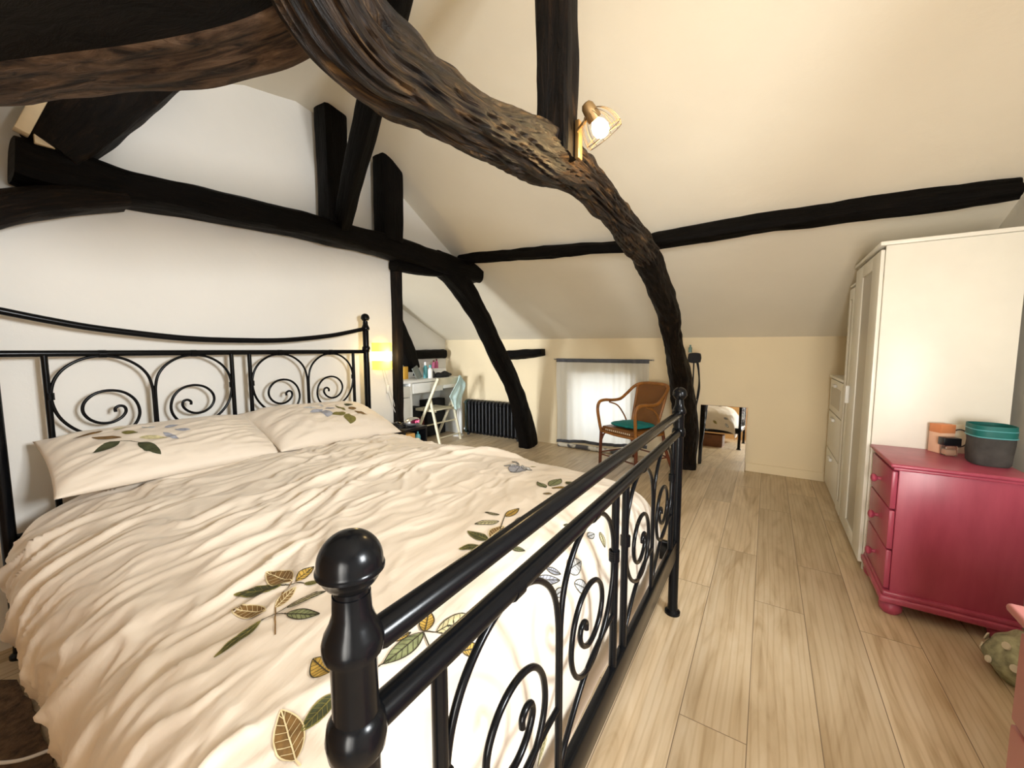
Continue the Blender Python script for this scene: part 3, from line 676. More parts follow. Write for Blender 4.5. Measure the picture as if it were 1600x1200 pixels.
DUVET_LEAVES = [
    ((-0.946, 0.458, 0.672), (-1.046, 0.398, 0.648), 0.27, 'dark'),
    ((-0.934, 0.478, 0.677), (-1.042, 0.47, 0.67), 0.45, 'brown'),
    ((-0.923, 0.481, 0.676), (-0.939, 0.535, 0.683), 0.5, 'yellow'),
    ((-0.902, 0.489, 0.675), (-0.876, 0.513, 0.676), 0.35, 'dark'),
    ((-0.896, 0.419, 0.657), (-0.905, 0.471, 0.675), 0.42, 'brown'),
    ((-0.874, 0.432, 0.657), (-0.831, 0.499, 0.674), 0.22, 'pale'),
    ((-0.851, 0.42, 0.659), (-0.785, 0.456, 0.662), 0.32, 'green'),
    ((-0.904, 0.403, 0.656), (-1.002, 0.375, 0.637), 0.3, 'brown'),
    ((-0.881, 0.381, 0.654), (-0.905, 0.304, 0.615), 0.2, 'dark'),
    ((-0.825, 0.383, 0.645), (-0.898, 0.42, 0.658), 0.05, 'brown', 'stem'),
    ((-0.879, 0.41, 0.653), (-0.881, 0.381, 0.654), 0.05, 'stitch_dark', 'stem'),
    ((-0.879, 0.41, 0.653), (-0.874, 0.432, 0.657), 0.05, 'stitch_dark', 'stem'),
    ((-0.851, 0.42, 0.659), (-0.879, 0.41, 0.653), 0.05, 'stitch_dark', 'stem'),
    ((-0.926, 0.474, 0.673), (-0.946, 0.458, 0.672), 0.05, 'stitch_dark', 'stem'),
    ((-0.926, 0.474, 0.673), (-0.902, 0.489, 0.675), 0.05, 'stitch_dark', 'stem'),
    ((-0.898, 0.42, 0.658), (-0.934, 0.478, 0.677), 0.05, 'brown', 'stem'),
    ((-0.654, 0.392, 0.634), (-0.708, 0.393, 0.637), 0.75, 'yellow'),
    ((-0.614, 0.378, 0.625), (-0.615, 0.317, 0.606), 0.5, 'dark'),
    ((-0.589, 0.293, 0.592), (-0.673, 0.315, 0.615), 0.5, 'brown'),
    ((-0.576, 0.294, 0.59), (-0.589, 0.293, 0.592), 0.05, 'stitch_light', 'stem'),
    ((-0.648, 0.881, 0.687), (-0.715, 0.869, 0.7), 0.5, 'dark'),
    ((-0.643, 0.842, 0.686), (-0.683, 0.794, 0.687), 0.38, 'dark'),
    ((-0.648, 0.891, 0.689), (-0.654, 0.969, 0.692), 0.5, 'brown'),
    ((-0.679, 0.98, 0.696), (-0.723, 0.913, 0.702), 0.28, 'pale'),
    ((-0.7, 1.013, 0.7), (-0.744, 0.994, 0.705), 0.25, 'pale'),
    ((-0.679, 1.018, 0.698), (-0.677, 1.095, 0.698), 0.35, 'yellow'),
    ((-0.578, 0.894, 0.678), (-0.54, 0.906, 0.672), 0.5, 'green'),
    ((-0.638, 1.004, 0.691), (-0.626, 1.084, 0.689), 0.3, 'pale'),
    ((-0.635, 0.906, 0.686), (-0.689, 1.033, 0.699), 0.05, 'stitch_dark', 'stem'),
    ((-0.954, 1.551, 0.685), (-0.902, 1.42, 0.696), 0.6, 'blue'),
    ((-0.956, 1.547, 0.685), (-1.005, 1.491, 0.691), 0.3, 'ice'),
    ((-0.95, 1.564, 0.685), (-0.87, 1.515, 0.685), 0.4, 'ice'),
    ((-0.961, 1.556, 0.687), (-1.017, 1.58, 0.689), 0.25, 'ice'),
    ((-0.919, 1.591, 0.677), (-0.899, 1.606, 0.675), 0.4, 'olive'),
    ((-0.702, 1.334, 0.692), (-0.764, 1.377, 0.693), 0.4, 'green'),
    ((-0.7, 1.364, 0.691), (-0.715, 1.494, 0.681), 0.35, 'green'),
    ((-0.683, 1.347, 0.69), (-0.637, 1.392, 0.689), 0.35, 'yellow'),
    ((-0.652, 1.286, 0.694), (-0.678, 1.267, 0.695), 0.5, 'yellow'),
    ((-0.661, 1.441, 0.684), (-0.645, 1.514, 0.674), 0.7, 'dark'),
    ((-0.563, 0.546, 0.655), (-0.596, 0.591, 0.662), 0.55, 'yellow'),
    ((-0.543, 0.558, 0.653), (-0.514, 0.648, 0.648), 0.4, 'pale'),
    ((-0.564, 0.542, 0.655), (-0.579, 0.453, 0.642), 0.42, 'green'),
    ((-0.603, 0.498, 0.649), (-0.587, 0.531, 0.652), 0.4, 'yellow'),
    ((-0.49, 0.573, 0.626), (-0.472, 0.613, 0.615), 0.55, 'yellow'),
    ((-0.564, 0.542, 0.655), (-0.523, 0.523, 0.642), 0.05, 'stitch_dark', 'stem'),
    ((-0.579, 0.453, 0.642), (-0.586, 0.432, 0.64), 0.05, 'stitch_dark', 'stem'),
    ((-0.563, 0.546, 0.655), (-0.543, 0.558, 0.653), 0.05, 'stitch_dark', 'stem'),
    ((-0.479, 0.851, 0.637), (-0.443, 0.922, 0.612), 0.3, 'blue'),
    ((-0.476, 0.908, 0.641), (-0.448, 0.939, 0.619), 0.4, 'blue'),
    ((-0.443, 0.972, 0.615), (-0.435, 1.048, 0.609), 0.6, 'ice'),
    ((-0.423, 0.973, 0.584), (-0.404, 1.032, 0.54), 0.45, 'ice'),
    ((-0.434, 0.877, 0.596), (-0.43, 0.919, 0.594), 0.5, 'ice'),
    ((-0.442, 1.225, 0.625), (-0.417, 1.201, 0.589), 0.5, 'pale'),
    ((-0.456, 1.148, 0.636), (-0.449, 1.19, 0.63), 0.5, 'ice'),
    ((-0.502, 1.142, 0.663), (-0.522, 1.112, 0.672), 0.4, 'green'),
    ((-0.386, 0.748, 0.362), (-0.383, 0.694, 0.323), 0.3, 'olive'),
]
bm = make_duvet()
add_leaves(bm, DUVET_LEAVES + FAR_LEAVES, LM)
duv = build('duvet', bm, list(LM.values()), autosmooth=False)
tag(duv, 'cream duvet with embroidered leaf sprays spread over the bed', 'duvet')

# ------------------------------------------------------------------ pillows
def pillow(center, L, Wd, T, pitch, rz, rollv, seed):
    bm = B(); n, m = 90, 60
    Mx = Matrix.Translation(center) @ Matrix.Rotation(rz, 4, 'Z') @ Matrix.Rotation(rollv, 4, 'X') @ Matrix.Rotation(pitch, 4, 'Y')
    lay = {}
    for sgn in (1, -1):
        for i in range(n+1):
            for j in range(m+1):
                a = -1+2*i/n; b = -1+2*j/m
                if sgn < 0 and (i in (0, n) or j in (0, m)): lay[-1, i, j] = lay[1, i, j]; continue
                t = T*(max(0, 1-abs(a)**3.2)**0.55)*(max(0, 1-abs(b)**2.6)**0.6)
                y = a*L/2*(1-0.035*(1-abs(b)**2)) ; x = b*Wd/2*(1-0.03*(1-abs(a)**2))
                if sgn > 0:
                    edge = max(abs(a)**3, abs(b)**4)
                    t += 0.010*max(0, 1-abs(noise.noise(Vector((a*2.2+seed, b*6+a*2, seed))))*2.5)*(0.4+abs(a))*(1-edge)
                    t += 0.004*noise.noise(Vector((a*9, b*7, seed+3)))*(1-edge)
                    # creases fanning from the left corners
                    t += 0.010*max(0, -a-0.45)*math.sin(b*14+a*9)*(1-edge)*3.2
                else: t *= 0.55
                lay[sgn, i, j] = bm.verts.new(Mx @ Vector((x, y, sgn*t)))
        for i in range(n):
            for j in range(m):
                q = [lay[sgn, i, j], lay[sgn, i+1, j], lay[sgn, i+1, j+1], lay[sgn, i, j+1]]
                f = bm.faces.new(q if sgn > 0 else q[::-1]); f.smooth = True
    bmesh.ops.recalc_face_normals(bm, faces=bm.faces)
    return bm
PILLOW1_LEAVES = [
    ((-2.205, 0.475, 0.859), (-2.179, 0.389, 0.833), 0.4, 'dark', 'soft'),
    ((-2.177, 0.523, 0.849), (-2.095, 0.57, 0.8), 0.42, 'dark', 'soft'),
    ((-2.226, 0.485, 0.87), (-2.278, 0.408, 0.878), 0.33, 'brown', 'soft'),
    ((-2.315, 0.449, 0.893), (-2.329, 0.365, 0.873), 0.25, 'brown', 'soft'),
    ((-2.27, 0.496, 0.885), (-2.243, 0.541, 0.88), 0.6, 'olive', 'soft'),
    ((-2.213, 0.536, 0.863), (-2.179, 0.619, 0.851), 0.35, 'pale', 'soft'),
    ((-2.319, 0.48, 0.896), (-2.315, 0.527, 0.897), 0.4, 'pale', 'soft'),
    ((-2.265, 0.603, 0.887), (-2.308, 0.569, 0.894), 0.5, 'ice', 'soft'),
    ((-2.264, 0.635, 0.884), (-2.275, 0.691, 0.886), 0.4, 'blue', 'soft'),
    ((-2.218, 0.617, 0.869), (-2.156, 0.652, 0.842), 0.35, 'blue', 'soft'),
    ((-2.232, 0.661, 0.874), (-2.211, 0.713, 0.866), 0.4, 'blue', 'soft'),
    ((-2.205, 0.475, 0.859), (-2.177, 0.523, 0.849), 0.05, 'stitch_dark', 'stem'),
]
PILLOW2_LEAVES = [
    ((-2.112, 1.463, 0.845), (-2.042, 1.422, 0.797), 0.75, 'olive', 'soft'),
    ((-2.125, 1.45, 0.852), (-2.124, 1.357, 0.855), 0.5, 'olive', 'soft'),
    ((-2.161, 1.475, 0.861), (-2.226, 1.448, 0.889), 0.35, 'olive', 'soft'),
    ((-2.177, 1.504, 0.866), (-2.177, 1.561, 0.861), 0.6, 'brown', 'soft'),
    ((-2.134, 1.516, 0.853), (-2.094, 1.58, 0.825), 0.4, 'brown', 'soft'),
    ((-2.229, 1.512, 0.886), (-2.229, 1.576, 0.879), 0.5, 'dark', 'soft'),
    ((-2.182, 1.339, 0.881), (-2.168, 1.253, 0.877), 0.4, 'blue', 'soft'),
    ((-2.176, 1.355, 0.876), (-2.108, 1.321, 0.847), 0.8, 'blue', 'soft'),
    ((-2.197, 1.365, 0.882), (-2.202, 1.43, 0.879), 0.4, 'blue', 'soft'),
    ((-2.224, 1.326, 0.891), (-2.221, 1.244, 0.901), 0.3, 'ice', 'soft'),
    ((-2.23, 1.376, 0.892), (-2.268, 1.36, 0.902), 0.5, 'ice', 'soft'),
]
bm = pillow((-2.245, 0.655, 0.790), 0.77, 0.43, 0.080, 0.36, -0.03, 0.0, 1.0); add_leaves(bm, PILLOW1_LEAVES, LM, cen=Vector((-2.45, 0.7, 0.2)))
tag(build('pillow', bm, list(LM.values()), autosmooth=False), 'left cream pillow with dark green leaves, nearest the left bed post', 'pillow', 'pillows on the bed')
bm = pillow((-2.215, 1.385, 0.785), 0.78, 0.46, 0.095, 0.33, 0.02, -0.05, 5.0); add_leaves(bm, PILLOW2_LEAVES, LM, cen=Vector((-2.45, 1.4, 0.2)))
tag(build('pillow', bm, list(LM.values()), autosmooth=False), 'right cream pillow with a five-leaf olive sprig, nearest the wall lamp', 'pillow', 'pillows on the bed')
bm = B(); box(bm, (-1.40, 1.35, 0.0), (-0.56, 1.84, 0.2), 0.008); tag(build('storage_box', bm, M['brownbox']), 'brown wooden storage box pushed under the bed, seen in the mirror', 'box')
bm = B(); g = []
for k in range(90):
    a = 2*PI*k/90; q = (abs(math.cos(a))**8+abs(math.sin(a))**8)**(-1/8)
    w_ = 1+0.035*noise.noise(Vector((math.cos(a)*9, math.sin(a)*9, 2)))
    g.append((-1.75+0.62*q*math.cos(a)*w_, -0.13+0.30*q*math.sin(a)*w_))
prism(bm, g, 'Z', 0.0, 0.014); tag(build('shaded_floor_patch', bm, simple('shaded_floor_brown', (0.10, 0.06, 0.032), 0.95, 0, 0.6, 30, 0.9, bscale=70)), 'dark brown sheet painted as shaded floor at the left side of the bed', 'floor patch')  # dark sheet in place of floor shade beside the bed
pts = catmull([(-1.95, 0.02, 0.0195), (-1.88, 0.06, 0.0195), (-1.80, 0.13, 0.0195), (-1.78, 0.24, 0.0195), (-1.85, 0.4, 0.0195)], 8)
bm = B(); tube(bm, pts, 0.005, 8); tag(build('power_cord', bm, M['white']), 'thin white cord on the floor at the left side of the bed', 'cord')

# ------------------------------------------------------------------ wall lamp beside the bed
wl = thing('wall_lamp', 'lit yellow half-round wall lamp beside the headboard', 'lamp', (XL, 2.10, 1.18))
def halfshell(z0, z1, r, th=0.004):
    bm = B(); prof = []
    n = 20
    for rr in (r, r-th):
        prof.append([(rr*math.sin(PI*k/n)*1.0, -rr*math.cos(PI*k/n)) for k in range(n+1)])
    poly = prof[0] + prof[1][::-1]
    prism(bm, poly, 'Z', z0, z1); return bm
build('upper_shade', halfshell(0.035, 0.105, 0.085), M['shade'], wl)
build('diffuser', halfshell(-0.035, 0.035, 0.082), M['shade_mid'], wl)
build('lower_shade', halfshell(-0.105, -0.035, 0.085), M['shade'], wl)
bm = B(); box(bm, (0.0, -0.05, -0.09), (0.01, 0.05, 0.09), 0.003); build('backplate', bm, M['white'], wl)
bm = B(); tube(bm, catmull([(0.008, 0.0, -0.09), (0.012, 0.03, -0.22), (0.012, 0.09, -0.40), (0.03, 0.13, -0.52)], 8), 0.0025, 6); tube(bm, catmull([(0.008, 0.02, -0.09), (0.010, 0.06, -0.22), (0.012, 0.105, -0.38), (0.02, 0.125, -0.5)], 8), 0.0022, 6)
cord = build('cord', bm, M['white'], wl)
bm = B(); box(bm, (0.004, 0.035, -0.30), (0.024, 0.058, -0.235), 0.006); build('switch', bm, M['white'], cord)
pl = bpy.data.lights.new('wall_lamp_glow', 'POINT'); pl.energy = 5; pl.color = (1.0, 0.72, 0.32); pl.shadow_soft_size = 0.05
po = bpy.data.objects.new('wall_lamp_glow', pl); COL.objects.link(po); po.parent = wl; po.location = (0.12, 0, 0)

# caged lamp on the king post
cl = thing('caged_lamp', 'small lit spot lamp with a wire cage on the upright post', 'lamp', (-0.56, 1.245, 1.90))
bm = B(); box(bm, (-0.003, 0.012, -0.045), (0.012, 0.044, 0.075), 0.003); build('mounting_plate', bm, M['brass'], cl)
ax = Vector((0.35, 0.62, -0.70)).normalized(); hp = Vector((0.07, -0.035, 0.055))
bm = B(); tube(bm, [(0.012, 0.0, 0.03), (0.04, -0.01, 0.045), tuple(hp)], 0.006, 8); build('arm', bm, M['brass'], cl)
bm = B(); lathe(bm, [(0.0, -0.030), (0.012, -0.028), (0.019, -0.018), (0.021, 0.0), (0.022, 0.025)], hp, 20, axis=ax); build('socket', bm, M['brass'], cl)
bm = B(); lathe(bm, [(0.0, 0.022), (0.012, 0.026), (0.022, 0.04), (0.026, 0.056), (0.022, 0.072), (0.012, 0.081), (0, 0.084)], hp, 20, axis=ax); build('bulb', bm, M['bulb'], cl)
bm = B(); Q = Vector((0, 0, 1)).rotation_difference(ax).to_matrix()
for k in range(14):
    a = 2*PI*k/14
    pts = catmull([hp + Q @ Vector((r*math.cos(a), r*math.sin(a), z)) for r, z in ((0.022, 0.0), (0.040, 0.016), (0.055, 0.042), (0.060, 0.072), (0.056, 0.085))], 5)
    tube(bm, pts, 0.0008, 6)
for r, z in ((0.060, 0.072), (0.056, 0.085)):
    tube(bm, [hp + Q @ Vector((r*math.cos(2*PI*k/32), r*math.sin(2*PI*k/32), z)) for k in range(32)], 0.0011, 6, closed=True)
build('wire_cage', bm, M['bronze'], cl)
pl = bpy.data.lights.new('caged_lamp_glow', 'POINT'); pl.energy = 10; pl.color = (1.0, 0.70, 0.32); pl.shadow_soft_size = 0.025
po = bpy.data.objects.new('caged_lamp_glow', pl); COL.objects.link(po); po.parent = cl; po.location = hp + ax*0.11

# ------------------------------------------------------------------ bedside table
NX0, NX1, NY0, NY1, NZ = -2.52, -2.20, 1.975, 2.205, 0.645
ns = thing('bedside_table', 'small black open bedside table between the bed and the wall end', 'table', (-2.35, 2.06, 0))
def nb(name, a, b, mat=M['blackplastic'], bev=0.003):
    bm = B(); box(bm, Vector(a)-Vector((-2.35, 2.06, 0)), Vector(b)-Vector((-2.35, 2.06, 0)), bev); return build(name, bm, mat, ns)
nb('table_top', (NX0, NY0, NZ-0.02), (NX1, NY1, NZ))
nb('side_panel', (NX0, NY0, 0), (NX1-0.004, NY0+0.015, NZ-0.02)); nb('side_panel', (NX0, NY1-0.015, 0), (NX1-0.004, NY1, NZ-0.02))
nb('back_panel', (NX0, NY0+0.015, 0.02), (NX0+0.012, NY1-0.015, NZ-0.02)); nb('shelf', (NX0+0.012, NY0+0.015, 0.515), (NX1-0.01, NY1-0.015, 0.53)); nb('shelf', (NX0+0.012, NY0+0.015, 0.16), (NX1-0.01, NY1-0.015, 0.175))
# clock radio
ck = thing('clock_radio', 'oval silver clock radio with pink digits on the bedside table', 'clock', (-2.275, 2.12, NZ), 0.1)
bm = B()
t = B(); bmesh.ops.create_uvsphere(t, u_segments=28, v_segments=14, radius=1)
for v in t.verts: v.co = Vector((v.co.x*0.045, v.co.y*0.078, 0.034+v.co.z*0.034))
merge(bm, t); build('case', bm, M['silver'], ck)
bm = B(); t = B(); bmesh.ops.create_uvsphere(t, u_segments=28, v_segments=14, radius=1)
for v in t.verts: v.co = Vector((0.012+v.co.x*0.036, v.co.y*0.066, 0.037+v.co.z*0.024))
merge(bm, t); build('display', bm, M['ledbase'], ck)
bm = B()
def seg7(bm, ch, y, z, w, h, x):
    S_ = dict(zip('abcdefg', [((0, 1), (1, 1)), ((1, .5), (1, 1)), ((1, 0), (1, .5)), ((0, 0), (1, 0)), ((0, 0), (0, .5)), ((0, .5), (0, 1)), ((0, .5), (1, .5))]))
    for s in {'1': 'bc', '0': 'abcdef', '2': 'abged', '4': 'fgbc', '7': 'abc', '5': 'afgcd'}[ch]:
        (u0, v0), (u1, v1) = S_[s]
        tube(bm, [(x, y+u0*w, z+v0*h), (x, y+u1*w, z+v1*h)], 0.0012, 5)
for i, ch in enumerate('1742'): seg7(bm, ch, -0.026+0.014*i, 0.03, 0.008, 0.016, 0.0475)
build('digits', bm, M['led'], ck)
# coiled cable + handset on the table
bm = B()
for k in range(3):
    tube(bm, [(-2.33+ (0.055-0.008*k)*math.cos(a)*1.0, 2.03+(0.045-0.006*k)*math.sin(a), NZ+0.007+0.010*k+0.004*math.sin(3*a)) for a in [2*PI*i/28 for i in range(28)]], 0.007, 8, closed=True)
tag(build('coiled_cable', bm, M['blackplastic']), 'coil of dark cable on the bedside table, left of the clock', 'cable')
bm = B(); box(bm, (-2.33, 1.995, 0.5305), (-2.208, 2.085, 0.605), 0.005); tag(build('wooden_box', bm, M['amber']), 'golden wooden box on the upper shelf of the bedside table', 'box')
bm = B(); lathe(bm, [(0, 0), (0.018, 0), (0.02, 0.01), (0.02, 0.04), (0.014, 0.055), (0.006, 0.058), (0.006, 0.075), (0, 0.076)], (-2.228, 2.13, 0.5305), 18); tag(build('small_bottle', bm, M['cyan']), 'small turquoise bottle on the upper shelf of the bedside table', 'bottle')
bm = B(); box(bm, (-2.22, 2.235, 0.0), (-2.09, 2.325, 0.40), 0.006); tag(build('tall_box', bm, M['amber']), 'golden wooden box standing on the floor just right of the bedside table', 'box')

# ------------------------------------------------------------------ desk in the alcove
dk = thing('desk', 'white desk with drawers against the alcove wall', 'desk', (-3.95, 3.9, 0))
DO = Vector((-3.95, 3.9, 0))
def db(name, a, b, mat=M['deskwhite'], bev=0.004, par=dk):
    bm = B(); box(bm, Vector(a)-DO, Vector(b)-DO, bev); return build(name, bm, mat, par)
DX0, DX1 = -4.155, -3.73
db('desk_top', (DX0, 3.0, 0.81), (DX1, 4.475, 0.842))
db('side_panel', (DX0, 4.44, 0), (DX1-0.01, 4.47, 0.81)); db('side_panel', (DX0, 3.0, 0), (DX1-0.01, 3.03, 0.81)); db('divider_panel', (DX0, 3.46, 0), (DX1-0.004, 3.495, 0.81))
db('back_panel', (DX0, 3.03, 0.4), (DX0+0.012, 4.44, 0.81))
d = db('drawer', (DX0+0.02, 3.50, 0.675), (DX1, 4.05, 0.803)); db('drawer', (DX0+0.02, 4.055, 0.70), (DX1, 4.435, 0.803))
db('cabinet_drawer', (DX0+0.02, 3.035, 0.64), (DX1, 3.455, 0.775)); db('cabinet_door', (DX0+0.02, 3.035, 0.04), (DX1, 3.455, 0.632))
TZ = 0.8425
def thingbox(name, a, b, mat, label, cat, bev=0.003, rot=None):
    bm = B(); c = (Vector(a)+Vector(b))/2; c.z = min(a[2], b[2])
    box(bm, Vector(a)-c, Vector(b)-c, bev); o = build(name, bm, mat, loc=c)
    if rot: o.rotation_euler = rot
    return tag(o, label, cat)
def bottle(name, x, y, z, r, h, mat, capmat, label, cat='bottle'):
    t = thing(name, label, cat, (x, y, z))
    bm = B(); lathe(bm, [(0, 0), (r*0.95, 0), (r, 0.01), (r, h*0.6), (r*0.8, h*0.7), (r*0.45, h*0.76), (r*0.45, h*0.8)], (0, 0, 0), 18); build('body', bm, mat, t)
    bm = B(); lathe(bm, [(r*0.5, h*0.79), (r*0.52, h*0.98), (r*0.4, h), (0, h)], (0, 0, 0), 18); build('cap', bm, capmat, t)
    return t
tb = thing('tilted_screen', 'grey tilted screen standing on the desk', 'screen', (-3.90, 3.79, TZ+0.004), 0.35)
bm = B(); box(bm, (-0.006, -0.09, 0.0), (0.006, 0.09, 0.17), 0.004); o = build('panel', bm, M['screengrey'], tb); o.rotation_euler = (0.25, -0.35, 0)
bm = B(); box(bm, (-0.10, -0.03, 0.0), (-0.092, 0.03, 0.11), 0.002); o = build('stand', bm, M['blackplastic'], tb); o.rotation_euler = (0, 0.4, 0); o.location = (0.0, 0, 0)
thingbox('card_box', (-4.06, 3.60, TZ), (-4.00, 3.68, TZ+0.165), M['yellow'], 'yellow card box on the desk left of the grey screen', 'box')
bottle('spray_bottle', -3.86, 3.945, TZ, 0.032, 0.18, M['white'], M['cyan'], 'white bottle with a turquoise cap on the desk beside the grey screen')
bottle('pump_bottle', -3.96, 3.955, TZ, 0.03, 0.22, M['cyan'], M['white'], 'turquoise pump bottle behind the white bottle on the desk')
bottle('dark_tube', -3.87, 4.015, TZ, 0.022, 0.12, M['blackplastic'], M['silver'], 'black tube with a silver cap on the desk')
bottle('pale_tube', -4.00, 4.07, TZ, 0.024, 0.13, M['paper'], M['yellow'], 'pale tube with a yellow cap on the desk')
thingbox('white_box', (-4.10, 4.12, TZ), (-3.98, 4.40, TZ+0.12), M['white'], 'white box at the right end of the desk', 'box', 0.006)
for i, (y, hh, mt, lb) in enumerate(((4.20, 0.115, 'pink', 'pink bottle standing on the white box, left of the taller one'), (4.26, 0.135, 'pink', 'taller pink bottle on the white box at the right end of the desk'))):
    bottle('pink_bottle', -4.04, y, TZ+0.1205, 0.024, hh, M[mt], M['darkred'], lb)
bm = B()
t = B(); bmesh.ops.create_uvsphere(t, u_segments=24, v_segments=12, radius=1)
for v in t.verts:
    c = v.co; v.co = Vector((-3.86+c.x*0.06, 4.20+c.y*0.17, TZ+0.03+max(-0.028, c.z*0.045*(1+0.3*math.sin(c.y*7))))) 
merge(bm, t); tag(build('black_pouch', bm, M['blackfabric']), 'black cloth pouch lying in front of the white box on the desk', 'pouch')
# boxes below the desk
thingbox('storage_box', (-4.14, 3.55, 0), (-3.995, 3.95, 0.30), M['darkred'], 'dark red box on the floor under the desk', 'box', 0.01)
thingbox('storage_box', (-4.14, 4.0, 0), (-3.995, 4.38, 0.52), M['blackfabric'], 'tall black box under the desk, behind the folding chair', 'box', 0.01)
thingbox('storage_box', (-4.14, 3.56, 0.3005), (-4.0, 3.9, 0.45), M['blackfabric'], 'black box on top of the dark red box under the desk', 'box', 0.01)
st = thing('round_stand', 'white round-based stand on the floor beside the desk leg', 'stand', (-3.70, 4.32, 0))
bm = B(); lathe(bm, [(0, 0), (0.075, 0), (0.08, 0.008), (0.07, 0.016), (0.02, 0.022), (0, 0.022)], (0, 0, 0), 28); build('base', bm, M['white'], st)
bm = B(); tube(bm, [(0, 0, 0.02), (0, 0, 0.40)], 0.009, 10); build('stem', bm, M['white'], st)
# folding chair
fc = thing('folding_chair', 'cream wooden folding chair pulled up to the desk', 'chair', (-3.68, 3.95, 0))
FO = Vector((-3.68, 3.95, 0))
def fslat(name, a, b, w=0.02, t=0.035, mat=M['creamwood']):
    a = Vector(a)-FO; b = Vector(b)-FO; d = (b-a); L = d.length; q = d.to_track_quat('Z', 'Y').to_matrix().to_4x4(); q.translation = a
    bm = B(); box(bm, (-w/2, -t/2, 0), (w/2, t/2, L), 0.004, mat=None); bmesh.ops.transform(bm, matrix=q, verts=bm.verts); return build(name, bm, mat, fc)
for y in (3.715, 4.185):
    fslat('front_leg', (-3.50, y, 0.865), (-3.97, y, 0.0), 0.022, 0.036)
for y in (3.745, 4.155):
    fslat('rear_leg', (-3.68, y, 0.60), (-3.515, y, 0.0), 0.022, 0.036)
bm = B()
for i in range(5):
    x = -3.60-0.075*i; box(bm, Vector((x-0.067, 3.76, 0.432))-FO, Vector((x, 4.14, 0.447))-FO, 0.004)
box(bm, Vector((-3.97, 3.765, 0.412))-FO, Vector((-3.61, 3.79, 0.432))-FO, 0.003); box(bm, Vector((-3.97, 4.11, 0.412))-FO, Vector((-3.61, 4.135, 0.432))-FO, 0.003)
build('seat', bm, M['creamwood'], fc)
bm = B()
rows = []
for i in range(13):
    y = 3.70+0.50*i/12; bow = 0.03*(1-((i-6)/6)**2)
    rows.append([bm.verts.new(Vector((-3.505-dx*1.0+bow+tt, y, z))-FO) for (dx, z, tt) in ((0.05, 0.775, 0), (0.0, 0.868, 0), (0.0, 0.868, 0.012), (0.05, 0.775, 0.012))])
for a, b in zip(rows, rows[1:]):
    for k in range(4): bm.faces.new((a[k], a[(k+1) % 4], b[(k+1) % 4], b[k]))
bm.faces.new(rows[0]); bm.faces.new(rows[-1]); build('backrest', bm, M['creamwood'], fc)
for x, z, ya, yb in ((-3.86, 0.20, 3.715, 4.185), (-3.53, 0.085, 3.745, 4.155), (-3.60, 0.27, 3.745, 4.155)):
    bm = B(); tube(bm, [Vector((x, ya, z))-FO, Vector((x, yb, z))-FO], 0.010, 10); build('rung', bm, M['creamwood'], fc)
# pale blue cloth over the chair back
bm = B(); nx, nz = 16, 24; g = {}
for i in range(nx+1):
    for j in range(nz+1):
        u = i/nx; v = j/nz
        lo_y = 4.075 - 0.20*min(1, v*1.6) + 0.10*max(0, v-0.62)*2.6
        hi_y = 4.10 + 0.085*min(1, v*4) - 0.16*max(0, v-0.40)
        y = lo_y + (hi_y-lo_y)*u; z = 0.885 - v*(0.47-0.10*abs(u-0.45))
        x = -3.462 + 0.012*math.sin(u*13+v*4) + 0.008*math.sin(v*9+u*5) - 0.0*v
        g[i, j] = bm.verts.new((x, y, z))
for i in range(nx):
    for j in range(nz): bm.faces.new((g[i, j], g[i+1, j], g[i+1, j+1], g[i, j+1]))
o = build('hanging_cloth', bm, M['cloth'], autosmooth=False)
md = o.modifiers.new('thick', 'SOLIDIFY'); md.thickness = 0.006
tag(o, 'pale blue cloth hanging over the back of the folding chair', 'cloth')

# ------------------------------------------------------------------ radiator
rd = thing('radiator', 'dark cast-iron column radiator under the beam end by the low wall', 'radiator', (-3.19, 4.45, 0))
nC = 15
for i in range(nC):
    x = -0.425 + 0.85*i/(nC-1)
    bm = B()
    for yy in (-0.055, 0.0, 0.055):
        tube(bm, [(x, yy, 0.07), (x, yy, 0.46)], 0.0165, 10)
    tube(bm, catmull([(x, -0.062, 0.46), (x, -0.045, 0.492), (x, 0, 0.50), (x, 0.045, 0.492), (x, 0.062, 0.46)], 5), 0.021, 10)
    tube(bm, catmull([(x, -0.062, 0.08), (x, -0.045, 0.056), (x, 0, 0.05), (x, 0.045, 0.056), (x, 0.062, 0.08)], 5), 0.021, 10)
    build('column', bm, M['green_iron'] if i == 0 else M['iron'], rd)
for x in (-0.425, 0.425):
    bm = B(); tube(bm, [(x, 0, 0), (x, 0, 0.06)], 0.02, 10); build('foot', bm, M['iron'], rd)
bm = B(); tube(bm, [(-0.425, 0, 0.47), (0.46, 0, 0.47)], 0.018, 10); tube(bm, [(-0.425, 0, 0.08), (0.46, 0, 0.08)], 0.018, 10); build('manifold', bm, M['iron'], rd)
for z in (0.47, 0.085):
    bm = B(); tube(bm, [(-0.44, -0.01, z), (-0.485, -0.02, z)], [0.012, 0.017], 12); build('valve', bm, M['white'], rd)

